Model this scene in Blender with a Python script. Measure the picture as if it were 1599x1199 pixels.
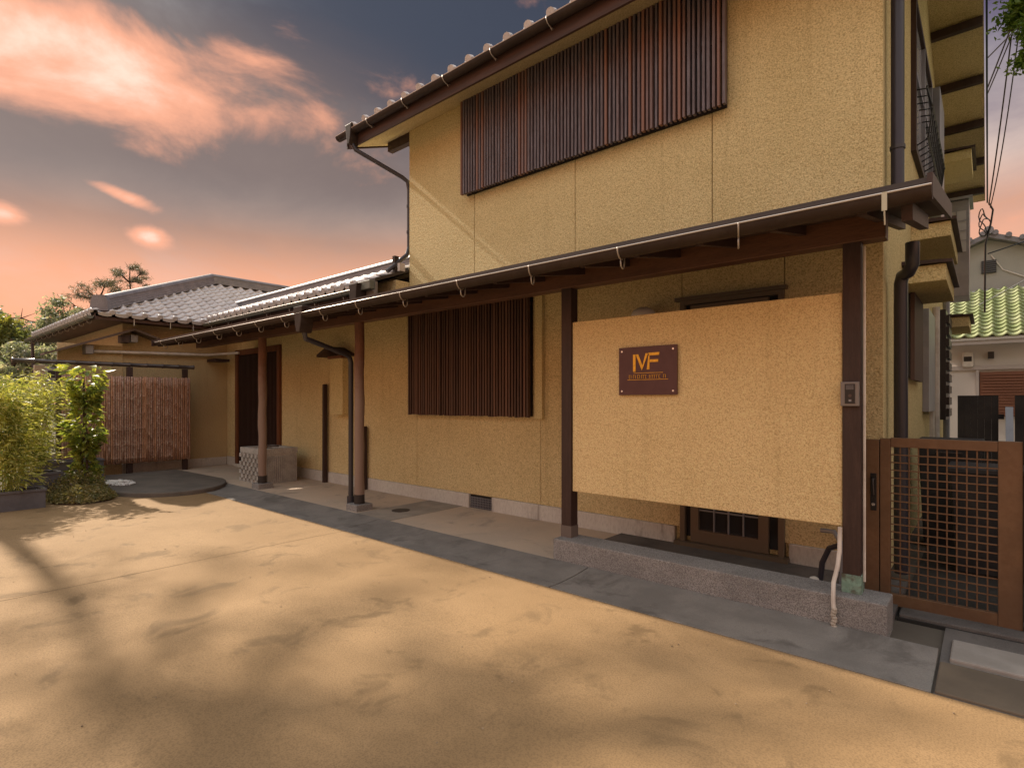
import bpy, math, random
import numpy as np
from mathutils import Vector, Matrix

for o in list(bpy.data.objects):
    bpy.data.objects.remove(o)
R = math.radians
random.seed(7)
rng = np.random.default_rng(11)
SC = bpy.context.scene
COL = SC.collection

# ------------------------------------------------------------------ camera
cam = bpy.data.cameras.new("camera")
camo = bpy.data.objects.new("camera", cam)
COL.objects.link(camo)
camo.location = (0, 0, 1.5)
camo.rotation_euler = (R(90), 0, R(40.788))
cam.sensor_fit = 'HORIZONTAL'
cam.sensor_width = 36
cam.lens = 863 / 1599 * 36
cam.shift_y = 25.5 / 1599
cam.clip_start = 0.05
cam.clip_end = 2000
SC.camera = camo

# ------------------------------------------------------------------ light
SUN_EL, SUN_FRONT = 39.0, 1.7          # the sun stands along the facade, a little to its front
sdir = Vector((-math.cos(R(SUN_EL)) * math.cos(R(SUN_FRONT)), -math.cos(R(SUN_EL)) * math.sin(R(SUN_FRONT)), math.sin(R(SUN_EL))))
sun = bpy.data.lights.new("sun", 'SUN')
sun.energy = 3.2
sun.angle = R(1.0)
sun.color = (1.0, 0.86, 0.70)
suno = bpy.data.objects.new("sun", sun)
COL.objects.link(suno)
suno.rotation_euler = sdir.to_track_quat('Z', 'Y').to_euler()
suno.location = (-10, -2, 14)

SC.view_settings.view_transform = 'Standard'
SC.view_settings.look = 'None'
SC.view_settings.gamma = 1.0
SC.view_settings.exposure = 1.45
SC.view_settings.use_curve_mapping = False
SC.render.engine = 'CYCLES'
SC.cycles.max_bounces = 8
SC.cycles.diffuse_bounces = 5
SC.cycles.use_denoising = True
SC.cycles.sample_clamp_indirect = 8

# ------------------------------------------------------------------ world: evening sky with clouds
world = bpy.data.worlds.new("World")
SC.world = world
world.use_nodes = True
wt = world.node_tree
wt.nodes.clear()


def NN(t, typ, **kw):
    n = t.nodes.new(typ)
    for k, v in kw.items():
        setattr(n, k, v)
    return n


def setin(t, sock, v):
    if isinstance(v, bpy.types.NodeSocket):
        t.links.new(v, sock)
    else:
        sock.default_value = v


def MA(t, op, a, b=None, c=None, clamp=False):
    n = NN(t, 'ShaderNodeMath', operation=op)
    n.use_clamp = clamp
    setin(t, n.inputs[0], a)
    if b is not None: setin(t, n.inputs[1], b)
    if c is not None: setin(t, n.inputs[2], c)
    return n.outputs[0]


def VM(t, op, a, b=None):
    n = NN(t, 'ShaderNodeVectorMath', operation=op)
    setin(t, n.inputs[0], a)
    if b is not None: setin(t, n.inputs[1], b)
    return n.outputs['Value'] if op in ('DOT_PRODUCT', 'LENGTH') else n.outputs[0]


def MIXC(t, f, a, b, mode='MIX'):
    n = NN(t, 'ShaderNodeMix', data_type='RGBA', blend_type=mode)
    setin(t, n.inputs[0], f)
    for s, v in ((n.inputs[6], a), (n.inputs[7], b)):
        if isinstance(v, bpy.types.NodeSocket): t.links.new(v, s)
        else: s.default_value = (*v[:3], 1)
    return n.outputs[2]


def SMOOTH(t, v, a, b):
    n = NN(t, 'ShaderNodeMapRange', interpolation_type='SMOOTHSTEP')
    setin(t, n.inputs[0], v)
    n.inputs[1].default_value = a
    n.inputs[2].default_value = b
    return n.outputs[0]


def RAMP(t, f, stops):
    n = NN(t, 'ShaderNodeValToRGB')
    e = n.color_ramp.elements
    while len(e) < len(stops): e.new(0.5)
    for q, (p, c) in zip(e, stops):
        q.position = p
        q.color = (*c, 1)
    t.links.new(f, n.inputs[0])
    return n.outputs[0]


tc = NN(wt, 'ShaderNodeTexCoord')
D = tc.outputs['Generated']
sep = NN(wt, 'ShaderNodeSeparateXYZ')
wt.links.new(D, sep.inputs[0])
dz = MA(wt, 'MAXIMUM', sep.outputs[2], 0.0)
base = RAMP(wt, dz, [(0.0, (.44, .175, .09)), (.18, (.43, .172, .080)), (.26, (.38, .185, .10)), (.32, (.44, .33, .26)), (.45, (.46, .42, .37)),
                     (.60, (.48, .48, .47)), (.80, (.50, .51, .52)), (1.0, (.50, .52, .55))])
# flat cloud layer seen in perspective
pl = MA(wt, 'ADD', dz, 0.16)
inv = MA(wt, 'DIVIDE', 1.0, pl)
pv = NN(wt, 'ShaderNodeVectorMath', operation='SCALE')
wt.links.new(D, pv.inputs[0])
wt.links.new(inv, pv.inputs[3])
mp = NN(wt, 'ShaderNodeMapping')
wt.links.new(pv.outputs[0], mp.inputs[0])
mp.inputs['Rotation'].default_value = (0, 0, R(-66))
mp.inputs['Scale'].default_value = (0.8, 1.7, 1.0)
mp.inputs['Location'].default_value = (3.1, 1.7, 0)


def noise(t, vec, scale, detail=6, rough=.55, dist=0.0):
    n = NN(t, 'ShaderNodeTexNoise')
    t.links.new(vec, n.inputs['Vector'])
    n.inputs['Scale'].default_value = scale
    n.inputs['Detail'].default_value = detail
    n.inputs['Roughness'].default_value = rough
    n.inputs['Distortion'].default_value = dist
    return n.outputs[0]


n1 = noise(wt, mp.outputs[0], .9, 6, .5, .3)
mp2 = NN(wt, 'ShaderNodeMapping')
wt.links.new(D, mp2.inputs[0])
mp2.inputs['Scale'].default_value = (1.0, 1.0, 1.9)
mp2.inputs['Location'].default_value = (.37, 1.3, .2)
n2 = noise(wt, mp2.outputs[0], 4.6, 10, .58, .35)
nn = MA(wt, 'ADD', MA(wt, 'MULTIPLY', n1, .35), MA(wt, 'MULTIPLY', n2, .65))


def bank(c_px, wa, wb, tilt):
    """A cloud bank: a soft patch of the sky dome round one direction."""
    u, v = (c_px[0] - 800) / 863, (625 - c_px[1]) / 863
    a = R(40.788)
    fw = Vector((-math.sin(a), math.cos(a), 0)); rt = Vector((math.cos(a), math.sin(a), 0))
    c = (fw + rt * u + Vector((0, 0, v))).normalized()
    e1 = Vector((0, 0, 1)).cross(c).normalized() * -1
    e2 = c.cross(e1) * -1
    if e2.z < 0: e2 = -e2
    f1 = e1 * math.cos(tilt) + e2 * math.sin(tilt)
    f2 = -e1 * math.sin(tilt) + e2 * math.cos(tilt)
    p = MA(wt, 'DIVIDE', VM(wt, 'DOT_PRODUCT', D, tuple(f1)), wa)
    q = MA(wt, 'DIVIDE', VM(wt, 'DOT_PRODUCT', D, tuple(f2)), wb)
    r2 = MA(wt, 'ADD', MA(wt, 'MULTIPLY', p, p), MA(wt, 'MULTIPLY', q, q))
    g = MA(wt, 'EXPONENT', MA(wt, 'MULTIPLY', r2, -1.0))
    return MA(wt, 'MULTIPLY', g, SMOOTH(wt, VM(wt, 'DOT_PRODUCT', D, tuple(c)), 0.1, 0.4))


b1 = bank((170, 92), .30, .075, R(-3))
b2 = bank((40, 30), .22, .09, R(-25))
b3 = bank((400, 130), .13, .06, R(-16))
b4 = bank((185, 303), .05, .012, R(-14))
b5 = bank((232, 370), .032, .016, R(-5))
b6 = bank((0, 335), .03, .018, 0)
b7 = bank((600, 150), .09, .022, R(20))
b8 = bank((460, 15), .05, .04, 0)
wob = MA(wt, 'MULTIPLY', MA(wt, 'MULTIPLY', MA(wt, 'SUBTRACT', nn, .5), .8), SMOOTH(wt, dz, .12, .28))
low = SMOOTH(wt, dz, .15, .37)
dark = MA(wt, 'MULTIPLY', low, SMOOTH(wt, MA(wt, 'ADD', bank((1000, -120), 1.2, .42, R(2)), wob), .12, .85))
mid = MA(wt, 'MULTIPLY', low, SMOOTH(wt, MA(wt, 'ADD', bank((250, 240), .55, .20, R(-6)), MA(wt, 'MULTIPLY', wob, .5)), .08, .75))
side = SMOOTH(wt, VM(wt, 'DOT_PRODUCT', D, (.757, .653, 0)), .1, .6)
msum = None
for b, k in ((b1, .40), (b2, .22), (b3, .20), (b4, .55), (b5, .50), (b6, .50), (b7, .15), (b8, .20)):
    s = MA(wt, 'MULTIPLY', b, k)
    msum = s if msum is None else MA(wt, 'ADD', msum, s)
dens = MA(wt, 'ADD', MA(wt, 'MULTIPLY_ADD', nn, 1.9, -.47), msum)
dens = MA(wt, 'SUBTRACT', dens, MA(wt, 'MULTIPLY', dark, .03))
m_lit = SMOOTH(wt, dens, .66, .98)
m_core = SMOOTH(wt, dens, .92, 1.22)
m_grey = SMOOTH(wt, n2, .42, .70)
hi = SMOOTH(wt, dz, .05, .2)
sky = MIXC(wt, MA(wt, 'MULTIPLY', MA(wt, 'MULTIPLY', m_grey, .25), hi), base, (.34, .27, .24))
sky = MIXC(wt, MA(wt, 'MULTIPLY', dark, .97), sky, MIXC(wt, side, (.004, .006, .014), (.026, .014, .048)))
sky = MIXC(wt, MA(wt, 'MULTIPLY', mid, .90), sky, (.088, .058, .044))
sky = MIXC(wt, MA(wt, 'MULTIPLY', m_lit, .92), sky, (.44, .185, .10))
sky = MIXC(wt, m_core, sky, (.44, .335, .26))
nish = NN(wt, 'ShaderNodeTexSky', sky_type='NISHITA')
nish.sun_disc = False
nish.sun_elevation = R(SUN_EL)
nish.sun_rotation = math.atan2(sdir.x, sdir.y)
nish.altitude = 50
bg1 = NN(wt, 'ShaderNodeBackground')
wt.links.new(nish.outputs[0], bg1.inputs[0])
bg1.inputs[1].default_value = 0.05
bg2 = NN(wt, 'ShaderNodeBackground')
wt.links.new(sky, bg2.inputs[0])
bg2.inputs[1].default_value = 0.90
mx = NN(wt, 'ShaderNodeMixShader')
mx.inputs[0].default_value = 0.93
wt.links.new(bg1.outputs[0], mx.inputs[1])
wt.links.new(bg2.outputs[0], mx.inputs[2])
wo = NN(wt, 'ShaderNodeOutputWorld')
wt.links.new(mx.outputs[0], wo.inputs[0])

# ------------------------------------------------------------------ materials
MATS = {}


def mat(name, c, rough=.8, c2=None, vs=1.0, c3=None, gs=60., ga=.25, bump=0., bs=60., bd=.01, metal=0., rnd=0., rnd_pow=2.2, rnd_c=None, spec=.3,
        stretch=None, zfade=None, voro=False, patch=None):
    """c base, c2 large-scale variation at scale vs, c3 fine speckle at scale gs with amount ga, bump at scale bs with depth bd (m)."""
    m = bpy.data.materials.new(name)
    m.use_nodes = True
    t = m.node_tree
    bs_ = t.nodes['Principled BSDF']
    g = NN(t, 'ShaderNodeNewGeometry')
    pos = g.outputs['Position']
    if stretch:
        k = NN(t, 'ShaderNodeMapping')
        t.links.new(pos, k.inputs[0])
        k.inputs['Scale'].default_value = stretch
        pos = k.outputs[0]
    colr = None
    if c2:
        f = SMOOTH(t, noise(t, pos, vs, 5, .6), .38, .64)
        colr = MIXC(t, f, c, c2)
    if patch:
        f = SMOOTH(t, noise(t, pos, patch[1], 7, .65, .6), patch[2], patch[3])
        colr = MIXC(t, f, colr if colr else c, patch[0])
    if c3:
        if voro:
            v = NN(t, 'ShaderNodeTexVoronoi')
            t.links.new(pos, v.inputs['Vector'])
            v.inputs['Scale'].default_value = gs
            sp = NN(t, 'ShaderNodeSeparateColor')
            t.links.new(v.outputs['Color'], sp.inputs[0])
            f = MA(t, 'MULTIPLY', SMOOTH(t, sp.outputs[0], .3, .8), ga)
        else:
            f = MA(t, 'MULTIPLY', SMOOTH(t, noise(t, pos, gs, 3, .6), .42, .66), ga)
        colr = MIXC(t, f, colr if colr else c, c3)
    if rnd_c:
        oi = NN(t, 'ShaderNodeObjectInfo')
        f = MA(t, 'MULTIPLY', MA(t, 'POWER', oi.outputs['Random'], rnd_pow), rnd)
        colr = MIXC(t, f, colr if colr else c, rnd_c)
    if zfade:       # weathering that climbs from the foot: (z0, z1, colour)
        sz = NN(t, 'ShaderNodeSeparateXYZ')
        t.links.new(g.outputs['Position'], sz.inputs[0])
        z = MA(t, 'ADD', sz.outputs[2], MA(t, 'MULTIPLY', MA(t, 'SUBTRACT', noise(t, g.outputs['Position'], 9., 5), .5), .7))
        f = SMOOTH(t, z, zfade[1], zfade[0])
        colr = MIXC(t, f, colr if colr else c, zfade[2])
    if colr: t.links.new(colr, bs_.inputs['Base Color'])
    else: bs_.inputs['Base Color'].default_value = (*c, 1)
    bs_.inputs['Roughness'].default_value = rough
    bs_.inputs['Metallic'].default_value = metal
    bs_.inputs['Specular IOR Level'].default_value = spec
    if bump > 0:
        if voro:
            h = MA(t, 'ADD', noise(t, pos, bs, 4, .65), MA(t, 'MULTIPLY', noise(t, pos, bs * .35, 2), .6))
        else:
            h = noise(t, pos, bs, 5, .6)
        b = NN(t, 'ShaderNodeBump')
        b.inputs['Strength'].default_value = bump
        b.inputs['Distance'].default_value = bd
        t.links.new(h, b.inputs['Height'])
        t.links.new(b.outputs[0], bs_.inputs['Normal'])
    MATS[name] = m
    return m


def leaf_mat(name, c, c2, trans=.45, vs=3., c3=None):
    m = bpy.data.materials.new(name)
    m.use_nodes = True
    t = m.node_tree
    t.nodes.clear()
    g = NN(t, 'ShaderNodeNewGeometry')
    f = SMOOTH(t, noise(t, g.outputs['Position'], vs, 4, .6), .36, .66)
    colr = MIXC(t, f, c, c2)
    if c3:
        colr = MIXC(t, SMOOTH(t, noise(t, g.outputs['Position'], vs * 7, 2), .5, .66), colr, c3)
    p = NN(t, 'ShaderNodeBsdfPrincipled')
    p.inputs['Roughness'].default_value = .45
    p.inputs['Specular IOR Level'].default_value = .35
    t.links.new(colr, p.inputs['Base Color'])
    tr = NN(t, 'ShaderNodeBsdfTranslucent')
    t.links.new(MIXC(t, 1.0, colr, (1.5, 1.45, .8), 'MULTIPLY'), tr.inputs[0])
    mx = NN(t, 'ShaderNodeMixShader')
    mx.inputs[0].default_value = trans
    t.links.new(p.outputs[0], mx.inputs[1])
    t.links.new(tr.outputs[0], mx.inputs[2])
    o = NN(t, 'ShaderNodeOutputMaterial')
    t.links.new(mx.outputs[0], o.inputs[0])
    MATS[name] = m
    return m


def stucco(name, c, c2, c3, gs, bs, bd):
    """coarse sprayed render: two-tone crumbs of aggregate, faint rain runs, rough relief"""
    m = bpy.data.materials.new(name)
    m.use_nodes = True
    t = m.node_tree
    p = t.nodes['Principled BSDF']
    pos = NN(t, 'ShaderNodeNewGeometry').outputs['Position']
    colr = MIXC(t, SMOOTH(t, noise(t, pos, .9, 5, .6), .38, .64), c, c2)
    k = NN(t, 'ShaderNodeMapping')
    t.links.new(pos, k.inputs[0])
    k.inputs['Scale'].default_value = (5, 5, .22)
    runs = SMOOTH(t, noise(t, k.outputs[0], 1.3, 6, .65), .54, .78)
    colr = MIXC(t, MA(t, 'MULTIPLY', runs, .32), colr, c3)
    grain = noise(t, pos, gs, 3, .7)
    colr = MIXC(t, MA(t, 'MULTIPLY', SMOOTH(t, grain, .50, .62), .62), colr, c3)
    lite = tuple(min(x * 1.22, .9) for x in c)
    colr = MIXC(t, MA(t, 'MULTIPLY', SMOOTH(t, grain, .45, .34), .75), colr, lite)
    t.links.new(colr, p.inputs['Base Color'])
    p.inputs['Roughness'].default_value = .93
    p.inputs['Specular IOR Level'].default_value = .12
    h = MA(t, 'ADD', MA(t, 'MULTIPLY', grain, -.7), MA(t, 'MULTIPLY', noise(t, pos, bs * .5, 3), .7))
    b = NN(t, 'ShaderNodeBump')
    b.inputs['Strength'].default_value = 1.0
    b.inputs['Distance'].default_value = bd
    t.links.new(h, b.inputs['Height'])
    t.links.new(b.outputs[0], p.inputs['Normal'])
    MATS[name] = m
    return m


STUCCO = stucco('stucco', (.74, .625, .34), (.68, .57, .30), (0.33, 0.245, 0.1), 78, 66, .020)
STUCCO_L = stucco('stucco_sheltered', (.75, .615, .34), (.69, .56, .30), (0.33, 0.235, 0.10), 84, 66, .020)
STUCCO_P = stucco('stucco_panel', (.88, .68, .37), (.83, .635, .335), (.46, .30, .13), 112, 80, .018)
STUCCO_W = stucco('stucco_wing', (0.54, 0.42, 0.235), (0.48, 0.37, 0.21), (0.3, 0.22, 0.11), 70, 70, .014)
CONC = mat('concrete_yard', (.255, .163, .080), .85, c2=(.295, .192, .098), vs=.8, c3=(.12, .074, .038), gs=120, ga=.48, bump=.6, bs=80, bd=.005, spec=.2,
           patch=((.185, .12, .06), 2.6, .53, .68))
STRIP = mat('concrete_strip', (.235, .215, .195), .85, c2=(.18, .165, .15), vs=2.2, c3=(.115, .105, .095), gs=150, ga=.35, bump=.35, bs=120, bd=.005, spec=.2,
            patch=((.135, .122, .11), 2.4, .50, .66))
PORCH = mat('porch_floor', (.55, .43, .325), .85, c2=(.49, .395, .31), vs=1.6, c3=(.27, .21, .16), gs=120, ga=.3, bump=.4, bs=90, bd=.006, spec=.2,
            patch=((.36, .30, .245), 2.3, .54, .68))
DARKC = mat('dark_concrete', (.14, .125, .115), .85, c2=(.10, .09, .085), vs=2.0, c3=(.20, .18, .165), gs=110, ga=.25, bump=.4, bs=80, bd=.006, spec=.2,
            patch=((.075, .068, .062), 2.0, .52, .66))
FOUND = mat('foundation_concrete', (.58, .56, .51), .85, c2=(.52, .49, .45), vs=2.5, c3=(.30, .27, .24), gs=50, ga=.3, bump=.25, bs=60, bd=.004, spec=.2,
            stretch=(1, 1, .35), patch=((.27, .245, .22), 3.0, .56, .72))
GRANITE = mat('washed_granite', (.34, .32, .305), .8, c2=(.27, .255, .245), vs=3., c3=(.12, .112, .108), gs=230, ga=.8, bump=.9, bs=170, bd=.006, voro=True, spec=.25)
STONE = mat('basin_stone', (.50, .475, .44), .9, c2=(.38, .36, .335), vs=5, c3=(.18, .17, .155), gs=70, ga=.5, bump=.7, bs=60, bd=.01, spec=.2)
GRAVEL = mat('pale_pebble', (.62, .60, .57), .8, rnd=1, rnd_c=(.4, .38, .36))
SOIL = mat('soil', (.06, .042, .03), .95, bump=.8, bs=40, bd=.02)
WOOD = mat('dark_timber', (.036, .019, .016), .55, c2=(.050, .027, .022), vs=6, c3=(.03, .014, .011), gs=40, ga=.6, bump=.3, bs=50, bd=.003, spec=.4, stretch=(4, 4, .5))
BEAM = mat('beam_timber', (.115, .053, .031), .5, c2=(.08, .038, .023), vs=3, c3=(.06, .024, .014), gs=30, ga=.5, bump=.25, bs=40, bd=.003, spec=.4, stretch=(.5, 4, 4))
POSTM = mat('log_post', (.19, .088, .052), .6, c2=(.15, .07, .043), vs=6, c3=(.09, .04, .025), gs=30, ga=.4, bump=.4, bs=30, bd=.006, stretch=(3, 3, .5),
            zfade=(1.3, 2.3, (.235, .165, .13)))
SLATU = mat('weathered_slat', (.17, .15, .175), .5, c2=(.11, .088, .098), vs=5, c3=(.045, .026, .024), gs=25, ga=.5, rnd=1, rnd_pow=6., rnd_c=(.25, .125, .085), spec=.4, stretch=(9, 9, .7))
SLATL = mat('brown_slat', (.095, .05, .036), .5, c2=(.062, .032, .023), vs=5, c3=(.03, .014, .01), gs=25, ga=.4, rnd=.9, rnd_c=(.17, .09, .062), spec=.4, stretch=(9, 9, .7))
DARKIN = mat('dark_interior', (.018, .012, .01), .7)
GLASS = mat('window_glass', (.03, .03, .033), .08, spec=.7)
FROST = mat('pale_glass', (.42, .42, .45), .15, spec=.6)
DOORM = mat('red_brown_timber', (.17, .06, .024), .5, c2=(.11, .04, .018), vs=5, spec=.4, stretch=(6, 6, .6))
BRONZE = mat('bronze_aluminium', (.165, .095, .052), .5, c2=(.135, .077, .043), vs=6, c3=(.12, .058, .026), gs=30, ga=.3, metal=.35, spec=.5)
ALU = mat('brown_aluminium_frame', (.16, .125, .09), .45, metal=.3)
GREYAL = mat('grey_aluminium', (.27, .28, .31), .4, metal=.4, c2=(.22, .225, .25), vs=3)
GUTTER = mat('brown_gutter', (.038, .025, .019), .6, c2=(.028, .019, .015), vs=3, spec=.25, c3=(.06, .045, .038), gs=12, ga=.4)
GUTTERG = mat('green_grey_gutter', (.14, .145, .115), .45, c2=(.10, .11, .09), vs=3, spec=.5)
LIP_GLINT = mat('gutter_lip', (.46, .42, .38), .28, spec=.8, metal=.4)  # pale colour paints the sun's glint along the brown gutter's lip
HOOK = mat('galvanised_hook', (.42, .39, .35), .4, metal=.5)
PIPE = mat('dark_pipe', (.035, .033, .042), .35, spec=.5)
PVC = mat('white_pipe', (.62, .58, .53), .5, c2=(.5, .45, .4), vs=6)
HOSE = mat('corrugated_hose', (.42, .37, .31), .6, c2=(.3, .26, .21), vs=12)
COPPER = mat('verdigris_copper', (.16, .26, .21), .7, c2=(.09, .075, .055), vs=16, c3=(.26, .40, .33), gs=30, ga=.5)
FASCIA = mat('fascia_board', (.085, .045, .034), .55, c2=(.06, .034, .028), vs=4, stretch=(.5, 4, 4))
DECK = mat('roof_board', (.05, .03, .024), .7)
METALROOF = mat('canopy_sheet', (.040, .030, .027), .45, c2=(.03, .022, .02), vs=2, spec=.5)
TILE = mat('grey_clay_tile', (.66, .625, .615), .38, c2=(.55, .52, .515), vs=4, c3=(.10, .095, .10), gs=40, ga=.35, rnd=.8, rnd_pow=1.2, rnd_c=(.46, .43, .43), spec=1.0, bump=.15, bs=40, bd=.004)
TILER = mat('ridge_tile', (.20, .19, .205), .42, c2=(.15, .145, .16), vs=4, c3=(.09, .085, .09), gs=40, ga=.35, spec=.5)
GTILE = mat('green_glazed_tile', (.25, .29, .125), .6, c2=(.19, .235, .09), vs=3, rnd=.8, rnd_pow=1.3, rnd_c=(.33, .35, .20), spec=.25, c3=(.16, .20, .08), gs=20, ga=.4)
GWALL = mat('grey_render', (.36, .35, .315), .9, c2=(.32, .31, .28), vs=.7, c3=(.18, .17, .15), gs=60, ga=.2)
WWALL = mat('white_render', (.60, .56, .53), .9, c2=(.53, .50, .47), vs=.8)
SHUT = mat('brown_shutter', (.22, .10, .065), .6)
BLACKP = mat('black_panel', (.02, .02, .021), .6, c2=(.035, .033, .032), vs=3)
BAMB = mat('bamboo_cane', (.31, .175, .125), .5, c2=(.23, .125, .09), vs=3, c3=(.54, .41, .33), gs=24, ga=.6, rnd=.9, rnd_c=(.42, .22, .125), spec=.35)
BAMBD = mat('dark_bamboo_pole', (.045, .035, .035), .3, c2=(.075, .06, .055), vs=6, spec=.6)
PLANT = mat('grey_planter', (.11, .105, .115), .7, c2=(.085, .082, .09), vs=4, bump=.2, bs=60)
SIGN = mat('sign_board', (.075, .027, .030), .35, c2=(.085, .033, .036), vs=12, spec=.5)
GOLD = mat('gold_letter', (.72, .46, .07), .28, metal=.85, c2=(.55, .36, .06), vs=30)
STEEL = mat('bolt_steel', (.75, .73, .72), .25, metal=.8)
ICOM = mat('intercom_grey', (.20, .185, .18), .4, metal=.3)
BLACK = mat('black_plastic', (.012, .012, .013), .35, spec=.5)
WHITEP = mat('white_shade', (.72, .68, .62), .5)
BARK = mat('bark', (.09, .062, .045), .9, c2=(.06, .042, .032), vs=6, bump=.7, bs=20, bd=.02)
CULM = mat('bamboo_culm', (.30, .33, .08), .45, c2=(.22, .26, .07), vs=6)
L_BAMB = leaf_mat('bamboo_leaf', (.13, .175, .035), (.42, .42, .09), .40, 5., (.66, .62, .28))
L_VINE = leaf_mat('vine_leaf', (.15, .21, .045), (.40, .40, .08), .45, 6., (.05, .085, .03))
L_COVER = leaf_mat('cover_leaf', (.09, .10, .035), (.26, .22, .09), .35, 6., (.42, .34, .17))
L_TREE = leaf_mat('tree_leaf', (.14, .175, .12), (.27, .29, .22), .4, .8, (.50, .48, .43))
L_TREEY = leaf_mat('tree_leaf_yellowing', (.11, .14, .05), (.27, .25, .05), .4, .9, (.07, .10, .05))
L_PINE = leaf_mat('pine_needle', (.09, .10, .075), (.13, .125, .10), .3, .9, (.18, .165, .14))
L_CONI = leaf_mat('conifer_leaf', (.10, .19, .03), (.18, .29, .05), .4, 3., (.26, .38, .08))

# ------------------------------------------------------------------ mesh helpers
W = {}


class MB:
    def __init__(s):
        s.v, s.f = [], []

    def add(s, vs, fs):
        k = len(s.v)
        s.v += [tuple(p) for p in vs]
        s.f += [tuple(i + k for i in f) for f in fs]
        return s

    def box(s, x0, x1, y0, y1, z0, z1):
        return s.add([(x0, y0, z0), (x1, y0, z0), (x1, y1, z0), (x0, y1, z0), (x0, y0, z1), (x1, y0, z1), (x1, y1, z1), (x0, y1, z1)],
                     [(0, 3, 2, 1), (4, 5, 6, 7), (0, 1, 5, 4), (1, 2, 6, 5), (2, 3, 7, 6), (3, 0, 4, 7)])

    def bar(s, p, q, w, h, up=(0, 0, 1)):
        p, q = Vector(p), Vector(q)
        d = (q - p).normalized()
        r = d.cross(Vector(up))
        if r.length < 1e-4: r = d.cross(Vector((1, 0, 0)))
        r.normalize()
        u = r.cross(d)
        r, u = r * w / 2, u * h / 2
        return s.add([p - r - u, p + r - u, p + r + u, p - r + u, q - r - u, q + r - u, q + r + u, q - r + u],
                     [(0, 1, 2, 3), (7, 6, 5, 4), (0, 4, 5, 1), (1, 5, 6, 2), (2, 6, 7, 3), (3, 7, 4, 0)])

    def tube(s, pts, r, seg=8, cap=True):
        pts = [Vector(p) for p in pts]
        n = len(pts)
        rs = r if isinstance(r, (list, tuple)) else [r] * n
        vs, fs = [], []
        prev = None
        for i, p in enumerate(pts):
            d = (pts[min(i + 1, n - 1)] - pts[max(i - 1, 0)])
            if d.length < 1e-9: d = Vector((0, 0, 1))
            d.normalize()
            if prev is None:
                a = d.orthogonal().normalized()
            else:
                a = prev - d * prev.dot(d)
                a = a.normalized() if a.length > 1e-6 else d.orthogonal().normalized()
            prev = a
            b = d.cross(a)
            for k in range(seg):
                t = 2 * math.pi * k / seg
                vs.append(p + (a * math.cos(t) + b * math.sin(t)) * rs[i])
        for i in range(n - 1):
            for k in range(seg):
                k2 = (k + 1) % seg
                fs.append((i * seg + k, i * seg + k2, (i + 1) * seg + k2, (i + 1) * seg + k))
        if cap:
            fs.append(tuple(range(seg - 1, -1, -1)))
            fs.append(tuple(range((n - 1) * seg, n * seg)))
        return s.add(vs, fs)

    def prism(s, poly, axis, a, b):
        n = len(poly)
        def P(p, t):
            if axis == 'x': return (t, p[0], p[1])
            if axis == 'y': return (p[0], t, p[1])
            return (p[0], p[1], t)
        vs = [P(p, a) for p in poly] + [P(p, b) for p in poly]
        fs = [tuple(range(n)), tuple(range(2 * n - 1, n - 1, -1))]
        fs += [(i, i + n, (i + 1) % n + n, (i + 1) % n) for i in range(n)]
        return s.add(vs, fs)

    def lathe(s, c, prof, seg=16):
        vs, fs = [], []
        for (r, z) in prof:
            for k in range(seg):
                t = 2 * math.pi * k / seg
                vs.append((c[0] + r * math.cos(t), c[1] + r * math.sin(t), c[2] + z))
        for i in range(len(prof) - 1):
            for k in range(seg):
                k2 = (k + 1) % seg
                fs.append((i * seg + k, i * seg + k2, (i + 1) * seg + k2, (i + 1) * seg + k))
        fs.append(tuple(range(seg - 1, -1, -1)))
        fs.append(tuple(range((len(prof) - 1) * seg, len(prof) * seg)))
        return s.add(vs, fs)

    def mesh(s, name, m, origin=(0, 0, 0), smooth=False):
        me = bpy.data.meshes.new(name)
        o = origin
        me.from_pydata([(p[0] - o[0], p[1] - o[1], p[2] - o[2]) for p in s.v], [], s.f)
        import bmesh
        bm = bmesh.new()
        bm.from_mesh(me)
        bmesh.ops.recalc_face_normals(bm, faces=bm.faces)
        bm.to_mesh(me)
        bm.free()
        if m: me.materials.append(m)
        if smooth:
            for p in me.polygons: p.use_smooth = True
        return me

    def build(s, name, m, parent=None, origin=None, bevel=0, smooth=False):
        if origin is None:
            a = np.array(s.v)
            lo, hi = a.min(0), a.max(0)
            origin = ((lo[0] + hi[0]) / 2, (lo[1] + hi[1]) / 2, lo[2])
        o = put(name, s.mesh(name, m, origin, smooth), origin, parent)
        if smooth:
            mod = o.modifiers.new('edges', 'EDGE_SPLIT')
            mod.split_angle = R(40)
        if bevel:
            b = o.modifiers.new('bevel', 'BEVEL')
            b.width = bevel
            b.segments = 2
            b.limit_method = 'ANGLE'
        return o


def put(name, me, loc, parent=None, rot=None, scale=None):
    o = bpy.data.objects.new(name, me)
    COL.objects.link(o)
    W[o.name] = Vector(loc)
    if parent:
        o.parent = parent
        o.location = Vector(loc) - W[parent.name]
    else:
        o.location = loc
    if rot: o.rotation_euler = rot
    if scale: o.scale = scale
    return o


def tag(o, label=None, cat=None, group=None, kind=None):
    if label: o['label'] = label
    if cat: o['category'] = cat
    if group: o['group'] = group
    if kind: o['kind'] = kind
    return o


def thing(name, loc, label, cat, group=None):
    return tag(put(name, None, loc), label, cat, group)


def box(name, m, parent, *c, bevel=0):
    return MB().box(*c).build(name, m, parent, bevel=bevel)


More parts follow.
